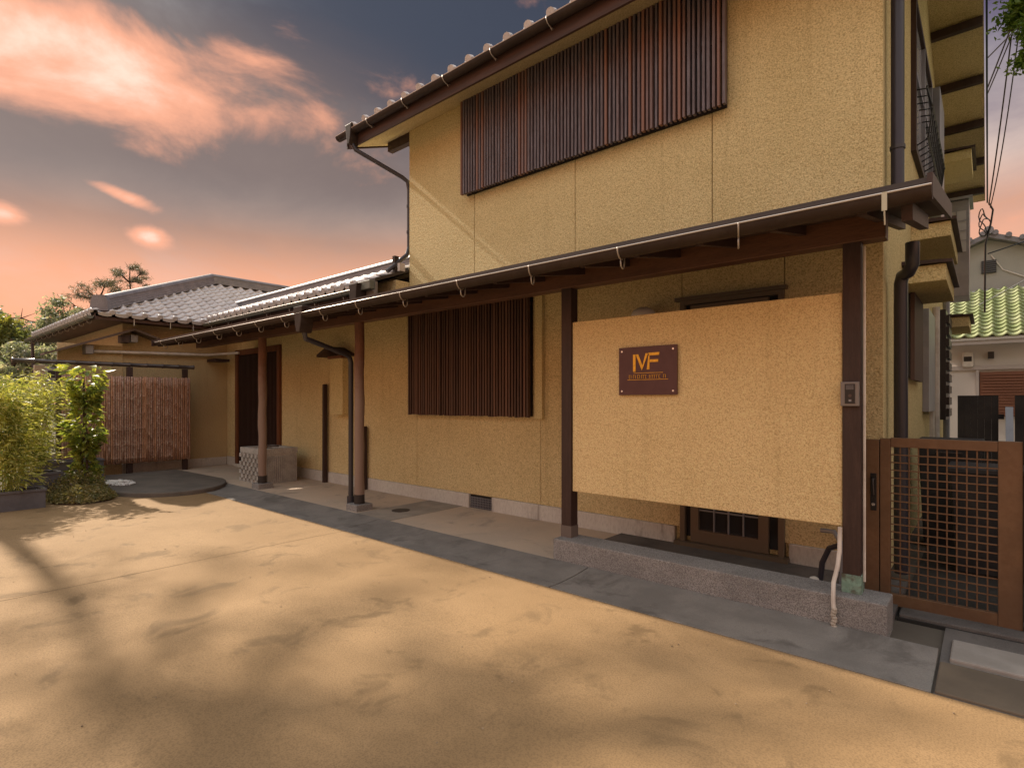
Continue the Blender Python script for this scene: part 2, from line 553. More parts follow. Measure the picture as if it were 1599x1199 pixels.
# ------------------------------------------------------------------ the ground
WY = 5.40          # plane of the facade
CX = -0.66         # right-hand corner of the house
g = MB()
g.add([(-300, -300, -.012), (300, -300, -.012), (300, 300, -.012), (-300, 300, -.012)], [(0, 1, 2, 3)])
tag(g.build('ground', mat('earth', (.12, .10, .08), .95, c2=(.09, .075, .06), vs=.6, bump=.5, bs=20)), kind='structure')

def yard_sheet(xa, xb, nx, ny=40):
    g = MB()      # a gently uneven sheet
    vs = []
    for yy in np.linspace(-8, 3.545, ny):
        for xx in np.linspace(xa, xb, nx):
            edge = 0 if yy > 3.3 else 1
            vs.append((xx, yy, .002 + edge * .006 * (math.sin(xx * 1.1 + yy * .7) * math.cos(yy * 1.3 - xx * .4))))
    g.add(vs, [(j * nx + i, j * nx + i + 1, (j + 1) * nx + i + 1, (j + 1) * nx + i) for j in range(ny - 1) for i in range(nx - 1)])
    return tag(g.build('yard', CONC, smooth=True), kind='structure')


yard_sheet(-12.6, -5.604, 24)
yard_sheet(-5.596, 5.0, 36)

strip = tag(put('drain_path', None, (-6, 3.85, 0)), kind='structure')
cuts = [-13.2, -11.6, -8.75, -5.72, -2.67, -.22]
for a, b in zip(cuts, cuts[1:]):
    m = MB()
    prof = [(3.552, -.05), (3.552, .006), (3.70, .001), (3.95, .014), (4.09, .030), (4.128, .034), (4.128, -.05)]
    m.prism(prof, 'x', a + .006, b - .006)
    m.build('path_slab', STRIP, strip, bevel=.004)
tag(MB().prism([(3.552, -.05), (3.552, .0), (3.7, -.005), (4.6, .012), (4.6, -.05)], 'x', -.215, 2.5).build('alley_apron', DARKC), kind='structure')
tag(box('stepping_slab', mat('pale_slab', (.33, .30, .27), .85, c2=(.26, .235, .21), vs=3, bump=.4, bs=70, bd=.006), None, -.17, .9, 4.02, 4.36, -.02, .03, bevel=.01),
    'pale worn concrete slab lying below the brown gate', 'slab')
tag(box('brown_path_slab', mat('brown_slab', (.16, .125, .09), .85, c2=(.12, .095, .07), vs=2, bump=.4, bs=60, bd=.006), None, -.212, 2.2, 3.56, 3.99, -.02, .014, bevel=.008), kind='structure')
tag(MB().box(-13.3, -3.06, 4.135, 5.42, -.05, .026).build('porch_floor', PORCH), kind='structure')
tag(MB().box(-3.055, -.49, 4.42, 5.42, -.05, .045).build('porch_step_floor', DARKC), kind='structure')
tag(MB().box(-.48, 3.0, 4.605, 26, -.05, .012).build('alley', mat('alley_ground', (.035, .032, .029), .9, c2=(.025, .023, .021), vs=1.5, bump=.5, bs=40)), kind='structure')
# an older concrete patch running across the porch floor, seen as a paler band
tag(MB().box(-6.25, -5.55, 4.14, 5.385, .0, .030).build('porch_floor_band', mat('band_concrete', (.33, .285, .235), .85, c2=(.26, .225, .19), vs=3, bump=.3, bs=90, bd=.004)), kind='structure')
tag(box('granite_kerb', GRANITE, None, -3.06, -.48, 4.13, 4.415, -.04, .222, bevel=.008), kind='structure')
# rounded apron in front of the bamboo fence
m = MB()
pts = [(-12.75, 2.05)]
for k in range(17):
    t = R(-100 + k * 11.2)
    pts.append((-10.9 + 1.32 * math.cos(t), 3.32 + .92 * math.sin(t)))
pts += [(-12.75, 4.13)]
m.prism(pts, 'z', -.03, .075)
tag(m.build('rounded_step', mat('step_concrete', (.15, .125, .105), .85, c2=(.11, .095, .08), vs=2.2, c3=(.07, .06, .05), gs=110, ga=.35, bump=.4, bs=80, bd=.006), bevel=.02), kind='structure')

# ------------------------------------------------------------------ HOUSE, two storeys
house = thing('house', (-3.7, WY, 0), 'two-storey sand stucco house with dark slatted windows, tiled roof and long front canopy', 'house')
EZ, PITCH, RY, BY = 5.63, .38, 9.6, 13.8     # soffit height at the wall, roof pitch, ridge, back wall
rz = EZ + PITCH * (RY - WY)
m = MB().prism([(WY + .03, 0), (WY + .03, EZ + .02), (RY, rz), (BY, EZ + .02), (BY, 0)], 'x', -6.735, CX)
core = m.build('wall', STUCCO, house)
for a, b, zb in ((-6.74, -5.34, 2.97), (-5.34, -3.68, 2.97), (-3.68, -2.06, 2.97), (-2.06, CX + .005, 2.97)):
    box('wall_panel', STUCCO, house, a + (.005 if a > -6.7 else 0), b - (.005 if b < -1 else 0), WY, WY + .05, zb, EZ + .01)
# lower storey, in panels round the openings
for a, b, z0, z1 in ((-13.40, -12.84, .215, 2.99), (-12.84, -10.79, 2.60, 2.99), (-10.79, -6.56, .215, 2.99), (-6.56, -4.19, .215, 2.99),
                     (-4.19, -2.37, .215, 2.965), (-2.37, -1.40, 2.515, 2.965), (-1.40, CX + .005, .215, 2.965)):
    box('wall_panel', STUCCO_L, house, a + .004, b - (.004 if b < -1 else 0), WY, WY + .05, z0, z1)
MB().box(-13.40, -6.737, WY + .032, 8.2, 0, 3.2).build('wall', STUCCO_L, house)
for a, b in ((-13.38, -12.9), (-10.75, -5.43), (-5.0, -2.44), (-1.36, CX + .012)):
    box('foundation', FOUND, house, a, b, WY - .022, WY + .1, -.03, .212, bevel=.006)
v = box('foundation_vent', BLACK, house, -5.425, -5.005, WY + .012, WY + .03, .02, .205)
for k in range(14): MB().box(-5.41 + k * .03, -5.402 + k * .03, WY + .0, WY + .01, .03, .18).build('vent_bar', GREYAL, v)
for k in range(5): MB().box(-5.42, -5.01, WY - .006, WY - .001, .04 + k * .032, .048 + k * .032).build('vent_bar', GREYAL, v)
box('vent_sill', FOUND, v, -5.43, -5.0, WY - .03, WY + .01, .0, .022)


def screen(name, x0, x1, z0, z1, yf, pitch, m, parent, label):
    """a slatted window screen: back board, rails and one object for each slat"""
    p = box(name, DARKIN, parent, x0 + .01, x1 - .01, WY - .03, WY - .004, z0 + .01, z1)
    p['label'] = label
    n = int(round((x1 - x0) / pitch))
    me = MB().box(-.0128, .0128, -.024, .024, 0, z1 - z0).mesh('slat', m)
    for i in range(n + 1):
        x = x0 + (x1 - x0) * i / n
        put('slat', me, (x + random.uniform(-.002, .002), yf + random.uniform(-.004, .004), z0 + random.uniform(-.007, .007)), p,
            rot=(random.uniform(-.002, .002), random.uniform(-.0025, .0025), random.uniform(-.06, .06)), scale=(random.uniform(.88, 1.1), 1, 1))
    for z in (z0 + .10, (z0 + z1) / 2, z1 - .10):
        box('rail', WOOD, p, x0 - .005, x1 + .005, yf + .024, yf + .05, z - .02, z + .02)
    return p


up = screen('window_screen', -5.47, -1.90, 4.31, 5.615, WY - .105, .0495, SLATU, house, 'weathered grey-brown slat screen of the upper window')
lo = screen('window_screen', -6.60, -4.30, 1.29, 2.80, WY - .105, .0505, SLATL, house, 'red-brown slat screen of the lower window')
box('screen_end', STUCCO, lo, -4.245, -4.13, WY - .055, WY - .002, 1.27, 2.86)
box('window_pane', GLASS, up, -5.3, -2.1, WY - .034, WY - .031, 4.4, 5.5)

# ---- main roof
FY = 4.87                                       # fascia plane
fz = EZ - PITCH * (WY - FY)                     # soffit height at the fascia
BYE = RY + (RY - FY)
XL, XR = -7.52, -.035
m = MB().prism([(FY, fz), (RY, rz), (BYE, fz), (BYE, fz + .04), (RY, rz + .04), (FY, fz + .04)], 'x', XL + .02, XR - .02)
m.build('soffit', STUCCO, house)
roof = MB().prism([(FY - .02, fz + .045), (RY, rz + .045), (BYE + .02, fz + .045), (BYE + .02, fz + .15), (RY, rz + .15), (FY - .02, fz + .15)], 'x', XL + .02, XR - .02).build('roof', DECK, house)
fas = box('fascia', FASCIA, house, XL, XR, FY - .035, FY - .003, fz - .035, fz + .135)
for X in (XL - .012, XR + .012):
    d = MB()
    for s in (0, 1):
        y0 = FY - .05 if s == 0 else BYE + .05
        z0 = fz - .02
        d.add([(X - .012, y0, z0 - .02), (X + .012, y0, z0 - .02), (X + .012, RY, rz + .0), (X - .012, RY, rz + .0),
               (X - .012, y0, z0 + .17), (X + .012, y0, z0 + .17), (X + .012, RY, rz + .20), (X - .012, RY, rz + .20)],
              [(0, 1, 2, 3), (7, 6, 5, 4), (0, 4, 5, 1), (1, 5, 6, 2), (2, 6, 7, 3), (3, 7, 4, 0)])
    d.build('bargeboard', WOOD if X < -1 else mat('green_metal_edge', (.05, .085, .07), .4), roof)
for yy in [5.47, 6.6, 7.7, 8.8, 10.3, 11.3, 12.2, 13.1, 13.9]:
    zz = rz - PITCH * abs(yy - RY) - .075
    box('purlin', WOOD, roof, CX + .01, XR - .03, yy - .045, yy + .045, zz - .06, zz + .055)
    if yy < 6: box('purlin', WOOD, roof, XL + .20, -6.745, yy - .045, yy + .05, zz - .09, zz + .055)
for k in range(7):
    yy = 10.0 + k * .6


def tile_mesh(name, w, l, m, cap=False, seg=9):
    """pantile: S-curved across x, length l along y (lower end at y=0), thin with a visible lower edge"""
    b = MB()
    prof = []
    for i in range(seg + 1):
        u = i / seg
        z = .034 * math.cos(2 * math.pi * (u - .80)) if True else 0
        z = (.048 * math.exp(-((u - .82) / .13) ** 2) - .028 * math.sin(math.pi * min(u / .7, 1)))
        prof.append((w * (u - .5) * 1.04, z))
    n = len(prof)
    vs = [(x, 0, z + .040) for x, z in prof] + [(x, l, z) for x, z in prof] + [(x, 0.004, z + .006) for x, z in prof]
    fs = [(i, i + 1, n + i + 1, n + i) for i in range(n - 1)] + [(2 * n + i, 2 * n + i + 1, i + 1, i) for i in range(n - 1)]
    b.add(vs, fs)
    if cap:     # round end disc and drip edge of an eave tile
        cx, cz, r = w * .32, .045, .046
        ring = [(cx + r * math.cos(t), -.012, cz + r * math.sin(t)) for t in [2 * math.pi * k / 10 for k in range(10)]]
        ring2 = [(x, .05, z) for x, y, z in ring]
        k = len(b.v)
        b.add(ring + ring2, [tuple(range(10))] + [(i, (i + 1) % 10, 10 + (i + 1) % 10, 10 + i) for i in range(10)])
        b.add([(-w * .5, -.004, .03), (w * .3, -.004, .03), (w * .3, -.004, -.03), (w * .05, -.004, -.045), (-w * .25, -.004, -.04), (-w * .5, -.004, -.02)], [(0, 1, 2, 3, 4, 5)])
    me = b.mesh(name, m, smooth=False)
    for p in me.polygons: p.use_smooth = len(p.vertices) == 4
    return me


TM = tile_mesh('roof_tile', .27, .30, TILE)
TE = tile_mesh('eave_tile', .27, .30, TILE, cap=True)
STEP = .235
pa = math.atan(PITCH)
for i in range(int((XR - XL) / .31)):
    x = XL + .16 + i * .31
    for r in range(3):
        d = r * STEP - .13
        put('eave_tile' if r == 0 else 'roof_tile', TE if r == 0 else TM, (x, FY + d * math.cos(pa), fz + .215 + d * math.sin(pa)), roof,
            rot=(pa + random.uniform(-.01, .01), random.uniform(-.012, .012), random.uniform(-.012, .012)), scale=(1.15, 1, 1.0))
# the rest of the tiling is out of sight from the ground: one corrugated sheet for each slope
m = MB()
L = (RY - FY) / math.cos(pa)
for sgn in (1, -1):
    prof = []
    nseg = 27 * 8
    k0 = len(m.v)
    vs = []
    for i in range(nseg + 1):
        x = XL + .03 + (XR - XL - .06) * i / nseg
        u = (i % 8) / 8
        zz = .05 * math.exp(-((u - .8) / .15) ** 2) - .02 * math.sin(math.pi * min(u / .7, 1))
        for t in ((.68 if sgn > 0 else 0), L):
            yy = FY + t * math.cos(pa) if sgn > 0 else BYE - t * math.cos(pa)
            vs.append((x, yy, fz + .225 + t * math.sin(pa) + zz))
    m.add(vs, [(2 * i, 2 * i + 2, 2 * i + 3, 2 * i + 1) for i in range(nseg)])
o = m.build('roof_tiling', TILE, roof, smooth=True)
tag(o, kind='stuff')
MB().prism([(RY - .13, rz + .16), (RY - .13, rz + .3), (RY - .08, rz + .36), (RY + .08, rz + .36), (RY + .13, rz + .3), (RY + .13, rz + .16)], 'x', XL, XR).build('ridge', TILER, roof)


def half_gutter(name, x0, x1, y, z, r, m, parent, lipm=LIP_GLINT, axis='x'):
    """half-round gutter: y,z is the centre of its open top"""
    prof = []
    for k in range(11):
        t = math.pi + math.pi * k / 10
        prof.append((y + r * math.cos(t), z + r * math.sin(t)))
    for k in range(10, -1, -1):
        t = math.pi + math.pi * k / 10
        prof.append((y + (r - .006) * math.cos(t), z + (r - .006) * math.sin(t)))
    b = MB()
    n = len(prof)
    P = (lambda p, t: (t, p[0], p[1])) if axis == 'x' else (lambda p, t: (p[0], t, p[1]))
    b.add([P(p, x0) for p in prof] + [P(p, x1) for p in prof], [(i, i + 1, n + i + 1, n + i) for i in range(n - 1)] + [(n - 1, 0, n, 2 * n - 1)])
    for t in (x0, x1):
        b.add([P(p, t) for p in prof[:11]], [tuple(range(11))])
    o = b.build(name, m, parent, smooth=True)
    for yy in (y - r, y + r):
        c = MB()
        if axis == 'x': c.tube([(x0, yy, z + .002), (x1, yy, z + .002)], .0055, 6)
        else: c.tube([(yy, x0, z + .002), (yy, x1, z + .002)], .0075, 6)
        c.build('gutter_lip', lipm, o)
    return o


def hook_mesh(r, m, tail=True):
    b = MB()
    pts = [(0, -r - .004, .004)]
    for k in range(7):
        t = math.pi + math.pi * k / 6 * .98
        pts.append((0, (r + .006) * math.cos(t), (r + .006) * math.sin(t)))
    b.tube(pts, .006, 5)
    if tail:
        pts = [(0, .0, -r - .006)]
        for k in range(7):
            t = math.pi + math.pi * k / 6
            pts.append((0, .035 + .035 * math.cos(t), -r - .035 + .03 * math.sin(t)))
        pts.append((0, .075, -r + .02))
        b.tube(pts, .006, 5)
    return b.mesh('gutter_hook', m, smooth=True)


ug = half_gutter('gutter', -7.68, -.05, 4.765, 5.585, .062, GUTTER, house)
hm = hook_mesh(.062, HOOK, False)
hm2 = MB()
hm2.tube([(0, -.066, .01), (0, -.072, -.02), (0, -.05, -.055), (0, 0, -.075), (0, .04, -.072), (0, .075, -.055)], .006, 5)
hm2.tube([(0, .01, -.078), (0, .03, -.095), (0, .05, -.08)], .005, 5)
hm2 = hm2.mesh('gutter_hook', HOOK, smooth=True)
for k in range(9): put('gutter_hook', hm2, (-6.85 + .82 * k, 4.765, 5.585), ug)
# rainwater head, slanting pipe and downpipe on the far corner
dp = MB()
dp.prism([(-7.40, 5.66), (-7.22, 5.66), (-7.24, 5.60), (-7.26, 5.45), (-7.29, 5.36), (-7.33, 5.36), (-7.36, 5.45), (-7.38, 5.60)], 'y', 4.69, 4.85)
dp = dp.build('rainwater_head', GUTTER, house, bevel=.008)
MB().tube([(-7.31, 4.77, 5.38), (-7.28, 4.80, 5.30), (-6.86, 5.36, 4.94), (-6.81, 5.42, 4.88), (-6.80, 5.44, 4.75), (-6.80, 5.44, 3.85)], .032, 10).build('downpipe', PIPE, house, smooth=True)
for z in (4.5, 4.1): MB().tube([(-6.80, 5.44, z - .02), (-6.80, 5.44, z + .02)], .04, 10).build('pipe_bracket', PIPE, dp)
# right-hand downpipe
p1 = MB().tube([(-.575, 5.58, 5.75), (-.575, 5.58, 3.0)], .048, 12).build('downpipe', mat('blue_black_pipe', (.028, .027, .045), .35, spec=.5), house, smooth=True)
for z in (5.2, 3.6): MB().tube([(-.575, 5.58, z - .015), (-.575, 5.58, z + .015)], .056, 12).build('pipe_bracket', PIPE, p1, smooth=True)
MB().tube([(-.47, 5.52, 2.78), (-.47, 5.52, 2.60), (-.50, 5.56, 2.55), (-.545, 5.63, 2.54), (-.56, 5.65, 2.48), (-.56, 5.65, .05)], .05, 12).build('downpipe', PIPE, house, smooth=True)

# ---- long front canopy
GZ, GY = 2.572, 3.495       # gutter top and centre
can = MB().prism([(3.50, GZ + .025), (WY + .02, 2.955), (WY + .02, 2.99), (3.50, GZ + .06)], 'x', -12.05, -.235).build('canopy', METALROOF, house)
MB().prism([(3.53, GZ + .0), (WY, 2.93), (WY, 2.95), (3.53, GZ + .02)], 'x', -12.0, -.26).build('canopy_board', DECK, can)
k = -11.9
while k < -.25:
    MB().bar((k, 3.54, GZ - .03), (k, WY - .01, 2.895), .045, .06).build('rafter', WOOD, can)
    k += .455
for X in (-12.06, -.225):
    MB().prism([(3.48, GZ - .045), (WY, 2.89), (WY, 3.0), (3.48, GZ + .075)], 'x', X - .012, X + .012).build('canopy_edge', WOOD, can)
for X, d in ((-.26, 1),):
    MB().bar((-.33, 3.60, GZ - .07), (-.33, 4.62, GZ + .12), .05, .09).build('rafter', WOOD, can)
m = MB()
m.box(-12.0, -.50, 4.235, 4.365, 2.545, 2.735)
m.build('beam', BEAM, house, bevel=.006)
cg = half_gutter('gutter', -11.72, -.215, GY, GZ, .06, GUTTER, house)
cg['label'] = 'brown half-round gutter along the low front canopy'
hm = hook_mesh(.06, HOOK)
for x in (-1.17, -1.99, -2.81, -3.63, -4.46, -5.24, -5.97, -6.9, -7.63, -8.34, -9.04, -9.87, -10.68, -11.43):
    put('gutter_hook', hm, (x, GY, GZ), cg, rot=(0, 0, R(random.uniform(8, 22))))
b = MB()
b.box(-.012, .012, -.069, -.064, -.09, .006)
b.tube([(0, -.066, -.09), (0, -.05, -.16)], .004, 5)
put('gutter_hook', b.mesh('gutter_strap', mat('pale_strap', (.45, .43, .33), .5)), (-.41, GY, GZ), cg)
hd = MB().prism([(-6.56, 2.66), (-6.34, 2.66), (-6.36, 2.58), (-6.38, 2.44), (-6.415, 2.34), (-6.485, 2.34), (-6.52, 2.44), (-6.54, 2.58)], 'y', 3.43, 3.60).build('rainwater_head', GUTTER, house, bevel=.008)
MB().tube([(-6.45, 3.515, 2.36), (-6.46, 3.54, 2.27), (-6.60, 4.18, 2.13), (-6.625, 4.27, 2.10), (-6.63, 4.30, 2.02), (-6.63, 4.30, .17)], .034, 10).build('downpipe', PIPE, house, smooth=True)
MB().tube([(-6.63, 4.30, .19), (-6.63, 4.30, .02)], .055, 10).build('drain_socket', PIPE, house, smooth=True)


def log_post(x, y):
    b = MB()
    pts, rs = [], []
    for i in range(13):
        z = .10 + i * (2.46 - .10) / 12
        pts.append((x + .004 * math.sin(i * 1.3 + x), y + .004 * math.cos(i * 1.7), z))
        rs.append(.066 + .003 * math.sin(i * 2.1 + x))
    b.tube(pts + [(x, y, 2.56)], rs + [.066], 14)
    p = b.build('post', POSTM, house, smooth=True)
    MB().tube([(x, y, .105), (x, y, .235)], .071, 14).build('post_collar', mat('dark_band', (.035, .028, .025), .6), p, smooth=True)
    box('footing', GRANITE, p, x - .125, x + .125, y - .125, y + .125, -.02, .112, bevel=.006)
    return p


log_post(-6.43, 4.30); log_post(-9.26, 4.30)
p3 = box('post', WOOD, house, -3.05, -2.938, 4.245, 4.355, .222, 2.56, bevel=.004)
box('post_collar', mat('weathered_foot', (.14, .11, .095), .7), p3, -3.053, -2.935, 4.242, 4.358, .222, .33)
p4 = box('post', WOOD, house, -.742, -.638, 4.245, 4.355, .222, 2.56, bevel=.004)
box('post_collar', COPPER, p4, -.747, -.633, 4.240, 4.360, .222, .345, bevel=.003)
MB().tube([(-.625, 4.30, .3), (-.625, 4.30, 2.52)], .009, 6).build('cable_conduit', PVC, p4)

# ---- sliding front door far along the facade
d = box('front_door', DARKIN, house, -12.83, -10.80, WY + .005, WY + .03, .09, 2.58)
d['label'] = 'sliding lattice entrance door of red-brown timber'
box('door_frame', DOORM, d, -12.84, -12.70, WY - .06, WY + .03, .03, 2.62)
box('door_frame', DOORM, d, -10.90, -10.79, WY - .05, WY + .03, .03, 2.62)
box('door_frame', DOORM, d, -12.695, -10.905, WY - .05, WY + .03, 2.50, 2.62)
box('door_sill', FOUND, d, -12.84, -10.79, WY - .08, WY + .03, -.02, .085)
for z in (.35, 2.42): box('door_rail', WOOD, d, -12.69, -10.91, WY - .022, WY + .004, z - .04, z + .04)
me = MB().box(-.013, .013, -.02, .02, 0, 2.36).mesh('door_slat', WOOD)
for k in range(30): put('door_slat', me, (-12.66 + k * .0595, WY - .024, .12), d)
for k in range(20): box('door_crosspiece', WOOD, d, -12.69, -11.82, WY - .004, WY + .004, .45 + k * .1, .462 + k * .1)
# ---- porch door hidden behind the stucco screen: only its foot and head show
d = box('porch_door', GLASS, house, -2.33, -1.43, WY + .012, WY + .02, .13, 2.46)
d['label'] = 'brown framed glazed porch door behind the stucco screen'
for a, b_ in ((-2.375, -2.325), (-1.445, -1.395)): box('door_frame', ALU, d, a, b_, WY - .04, WY + .03, .05, 2.515)
box('door_frame', ALU, d, -2.324, -1.446, WY - .04, WY + .03, 2.46, 2.515)
box('door_head', ALU, d, -2.42, -1.37, WY - .07, WY - .002, 2.50, 2.535)
box('door_sill', ALU, d, -2.42, -1.35, WY - .09, WY + .03, .035, .085)
for a, b_ in ((-2.27, -2.19), (-1.62, -1.53)): box('door_stile', ALU, d, a, b_, WY - .025, WY + .012, .09, 2.45)
box('door_rail', ALU, d, -2.19, -1.62, WY - .025, WY + .012, .09, .21)
box('door_rail', ALU, d, -2.19, -1.62, WY - .025, WY + .012, 2.36, 2.45)
for x in (-2.04, -1.90, -1.76): box('glazing_bar', GREYAL, d, x - .006, x + .006, WY - .012, WY + .012, .21, 2.36)
for k in range(11): box('glazing_bar', GREYAL, d, -2.19, -1.62, WY - .008, WY + .01, .40 + k * .18, .412 + k * .18)
# ---- small wall cupboard with its own little roof
c = MB().box(-8.72, -8.34, WY - .16, WY, 1.26, 2.27).build('wall_cupboard', STUCCO, house, bevel=.006)
MB().prism([(-8.86, 2.29), (-8.53, 2.42), (-8.20, 2.29), (-8.20, 2.25), (-8.53, 2.375), (-8.86, 2.25)], 'y', WY - .34, WY).build('hood_roof', WOOD, c)
MB().box(-8.74, -8.32, WY - .20, WY - .0, 2.22, 2.262).build('hood_beam', DOORM, c)

# ---- right-hand flank
def hood(x1, y0, y1, z0, drop, t=.03):
    h = MB().prism([(y0, z0), (y1, z0), (y1, z0 + .16), (y0, z0 + .16)], 'x', CX, x1)
    h = h.build('window_hood', STUCCO, house, bevel=.004)
    MB().add([(CX, y0 - .04, z0 + .18), (x1 + .05, y0 - .04, z0 + .162), (x1 + .05, y1 + .04, z0 + .162), (CX, y1 + .04, z0 + .18),
              (CX, y0 - .04, z0 + .22), (x1 + .05, y0 - .04, z0 + .192), (x1 + .05, y1 + .04, z0 + .192), (CX, y1 + .04, z0 + .22)],
             [(0, 3, 2, 1), (4, 5, 6, 7), (0, 1, 5, 4), (1, 2, 6, 5), (2, 3, 7, 6), (3, 0, 4, 7)]).build('hood_roof', WOOD, h)
    return h


hood(-.31, 7.6, 9.3, 3.28, 0); hood(-.31, 6.75, 8.3, 2.66, 0); hood(-.24, 11.6, 12.9, 2.70, 0); hood(-.22, 12.0, 13.2, 5.55, 0)
w = box('side_window', FROST, house, CX - .0, CX + .012, 7.62, 9.9, 4.35, 5.95)
for y0, y1, z0, z1 in ((7.58, 7.66, 4.28, 6.02), (9.86, 9.95, 4.28, 6.02), (8.7, 8.76, 4.36, 5.94)):
    box('window_frame', GREYAL if y0 > 8 else WOOD, w, CX, CX + .05, y0, y1, z0, z1)
box('window_frame', WOOD, w, CX, CX + .05, 7.67, 9.85, 5.95, 6.02)
box('window_frame', WOOD, w, CX, CX + .05, 7.67, 9.85, 4.28, 4.35)
box('window_frame', GREYAL, w, CX + .005, CX + .04, 7.67, 9.85, 5.2, 5.25)
for i in range(12):
    MB().tube([(CX + .02, 7.7 + i * .19, 5.0), (CX + .14, 7.7 + i * .19, 4.98), (CX + .19, 7.7 + i * .19, 4.75), (CX + .15, 7.7 + i * .19, 4.42), (CX + .02, 7.7 + i * .19, 4.36)], .009, 5).build('railing_bar', BLACK, w)
for x, z in ((CX + .14, 4.98), (CX + .19, 4.75), (CX + .15, 4.42)):
    MB().tube([(x, 7.65, z), (x, 9.85, z)], .011, 5).build('railing_bar', BLACK, w)
w = box('side_shutter_box', GREYAL, house, CX, CX + .13, 10.0, 11.0, 4.2, 6.0, bevel=.005)
w = box('bay_window', GREYAL, house, CX, -.27, 13.0, 13.75, 3.4, 5.15, bevel=.006)
box('window_pane', FROST, w, CX + .12, -.31, 12.985, 12.995, 4.2, 4.95)
for x in (-.46,): box('window_bar', GREYAL, w, x, x + .02, 12.97, 12.984, 4.2, 4.95)
for z in (4.4, 4.58, 4.76): box('window_bar', GREYAL, w, CX + .12, -.31, 12.962, 12.97, z, z + .012)
box('bay_roof', GREYAL, w, CX, -.22, 12.93, 13.8, 5.155, 5.2)
w = box('lower_window', BLACK, house, CX, CX + .02, 7.3, 8.3, 1.75, 2.65)
for i in range(9): box('shutter_slat', mat('shutter_brown', (.09, .055, .045), .6) if i == 0 else MATS['shutter_brown'], w, CX + .022, CX + .06, 7.3 + i * .115, 7.38 + i * .115, 1.72, 2.66)
w = box('lower_window', GREYAL, house, CX, CX + .07, 9.0, 10.1, 1.35, 2.7, bevel=.004)
w = box('lower_window', BLACK, house, CX, CX + .16, 10.8, 11.6, 1.2, 2.9)
for i in range(9): box('shutter_slat', BLACK, w, CX + .161, CX + .2, 10.8, 11.6, 1.25 + i * .18, 1.37 + i * .18)
MB().tube([(CX + .06, 10.45, .0), (CX + .06, 10.45, 2.9)], .045, 8).build('downpipe', PVC, house, smooth=True)
MB().tube([(CX + .09, 12.5, .0), (CX + .09, 12.5, 3.3)], .05, 8).build('downpipe', GREYAL, house, smooth=True)
box('gas_meter', GREYAL, house, CX, CX + .2, 9.2, 9.6, .35, .8, bevel=.01)
box('side_conduit_cover', PVC, house, CX, CX + .05, 10.15, 10.28, .8, 2.7)

# ------------------------------------------------------------------ LOW WING on the far side
wing = thing('low_house_wing', (-13.4, 4.4, 0), 'low single-storey wing with grey hipped tile roof at the far end of the house', 'house')
EX, CYc, WEZ, WP, WW = -12.80, 2.77, 3.10, .45, 3.3
RX = EX - WW
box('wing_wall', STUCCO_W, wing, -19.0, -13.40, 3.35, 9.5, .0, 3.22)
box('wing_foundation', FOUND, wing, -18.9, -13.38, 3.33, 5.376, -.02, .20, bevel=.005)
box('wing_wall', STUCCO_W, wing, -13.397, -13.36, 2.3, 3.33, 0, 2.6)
wa = math.atan(WP)
# hipped deck
Y2 = 12.0
e = .06
dk = MB()
A, B_, C_, D_ = (EX, CYc, WEZ), (EX, Y2, WEZ), (RX - WW, Y2, WEZ), (RX - WW, CYc, WEZ)
P_, Q_ = (RX, CYc + WW, WEZ + WP * WW), (RX, Y2, WEZ + WP * WW)
up_ = lambda p: (p[0], p[1], p[2] + e)
V_ = [A, B_, C_, D_, P_, Q_] + [up_(p) for p in (A, B_, C_, D_, P_, Q_)]
F_ = [(0, 1, 5, 4), (3, 0, 4), (2, 3, 4, 5)]
dk.add(V_, F_ + [tuple(i + 6 for i in f) for f in F_] + [(0, 1, 7, 6), (3, 0, 6, 9), (2, 3, 9, 8), (1, 5, 2), (7, 11, 8)])
wroof = dk.build('roof', DECK, wing)
box('wing_soffit', FASCIA, wing, RX - WW + .05, EX - .05, CYc + .05, Y2, WEZ - .03, WEZ - .004)
box('fascia', FASCIA, wing, EX - .02, EX, CYc, 5.2, WEZ - .06, WEZ + .055)
box('fascia', FASCIA, wing, RX - WW, EX - .021, CYc, CYc + .02, WEZ - .06, WEZ + .055)
# tiles of the slope that faces the yard (lower end towards +x)
STW = .235
rows = int(WW / math.cos(wa) / STW)
for r in range(rows + 1):
    s = r * STW - .08
    x = EX - s * math.cos(wa)
    z = WEZ + .075 + s * math.sin(wa)
    k = 0
    y = CYc + .16
    while y < 8.2:
        dep = EX - x
        hipy = CYc + max(dep, 0)
        vall = 4.75 + max(dep, 0) * 1.0          # valley with the link roof
        if y > hipy - .02 and (y < vall + .45 or r > 5):
            if not (r > 5 and y > 7.6):
                put('eave_tile' if r == 0 else 'roof_tile', TE if r == 0 else TM, (x, y, z), wroof, rot=(wa + random.uniform(-.012, .012), random.uniform(-.015, .015), R(90) + random.uniform(-.012, .012)))
        y += .27


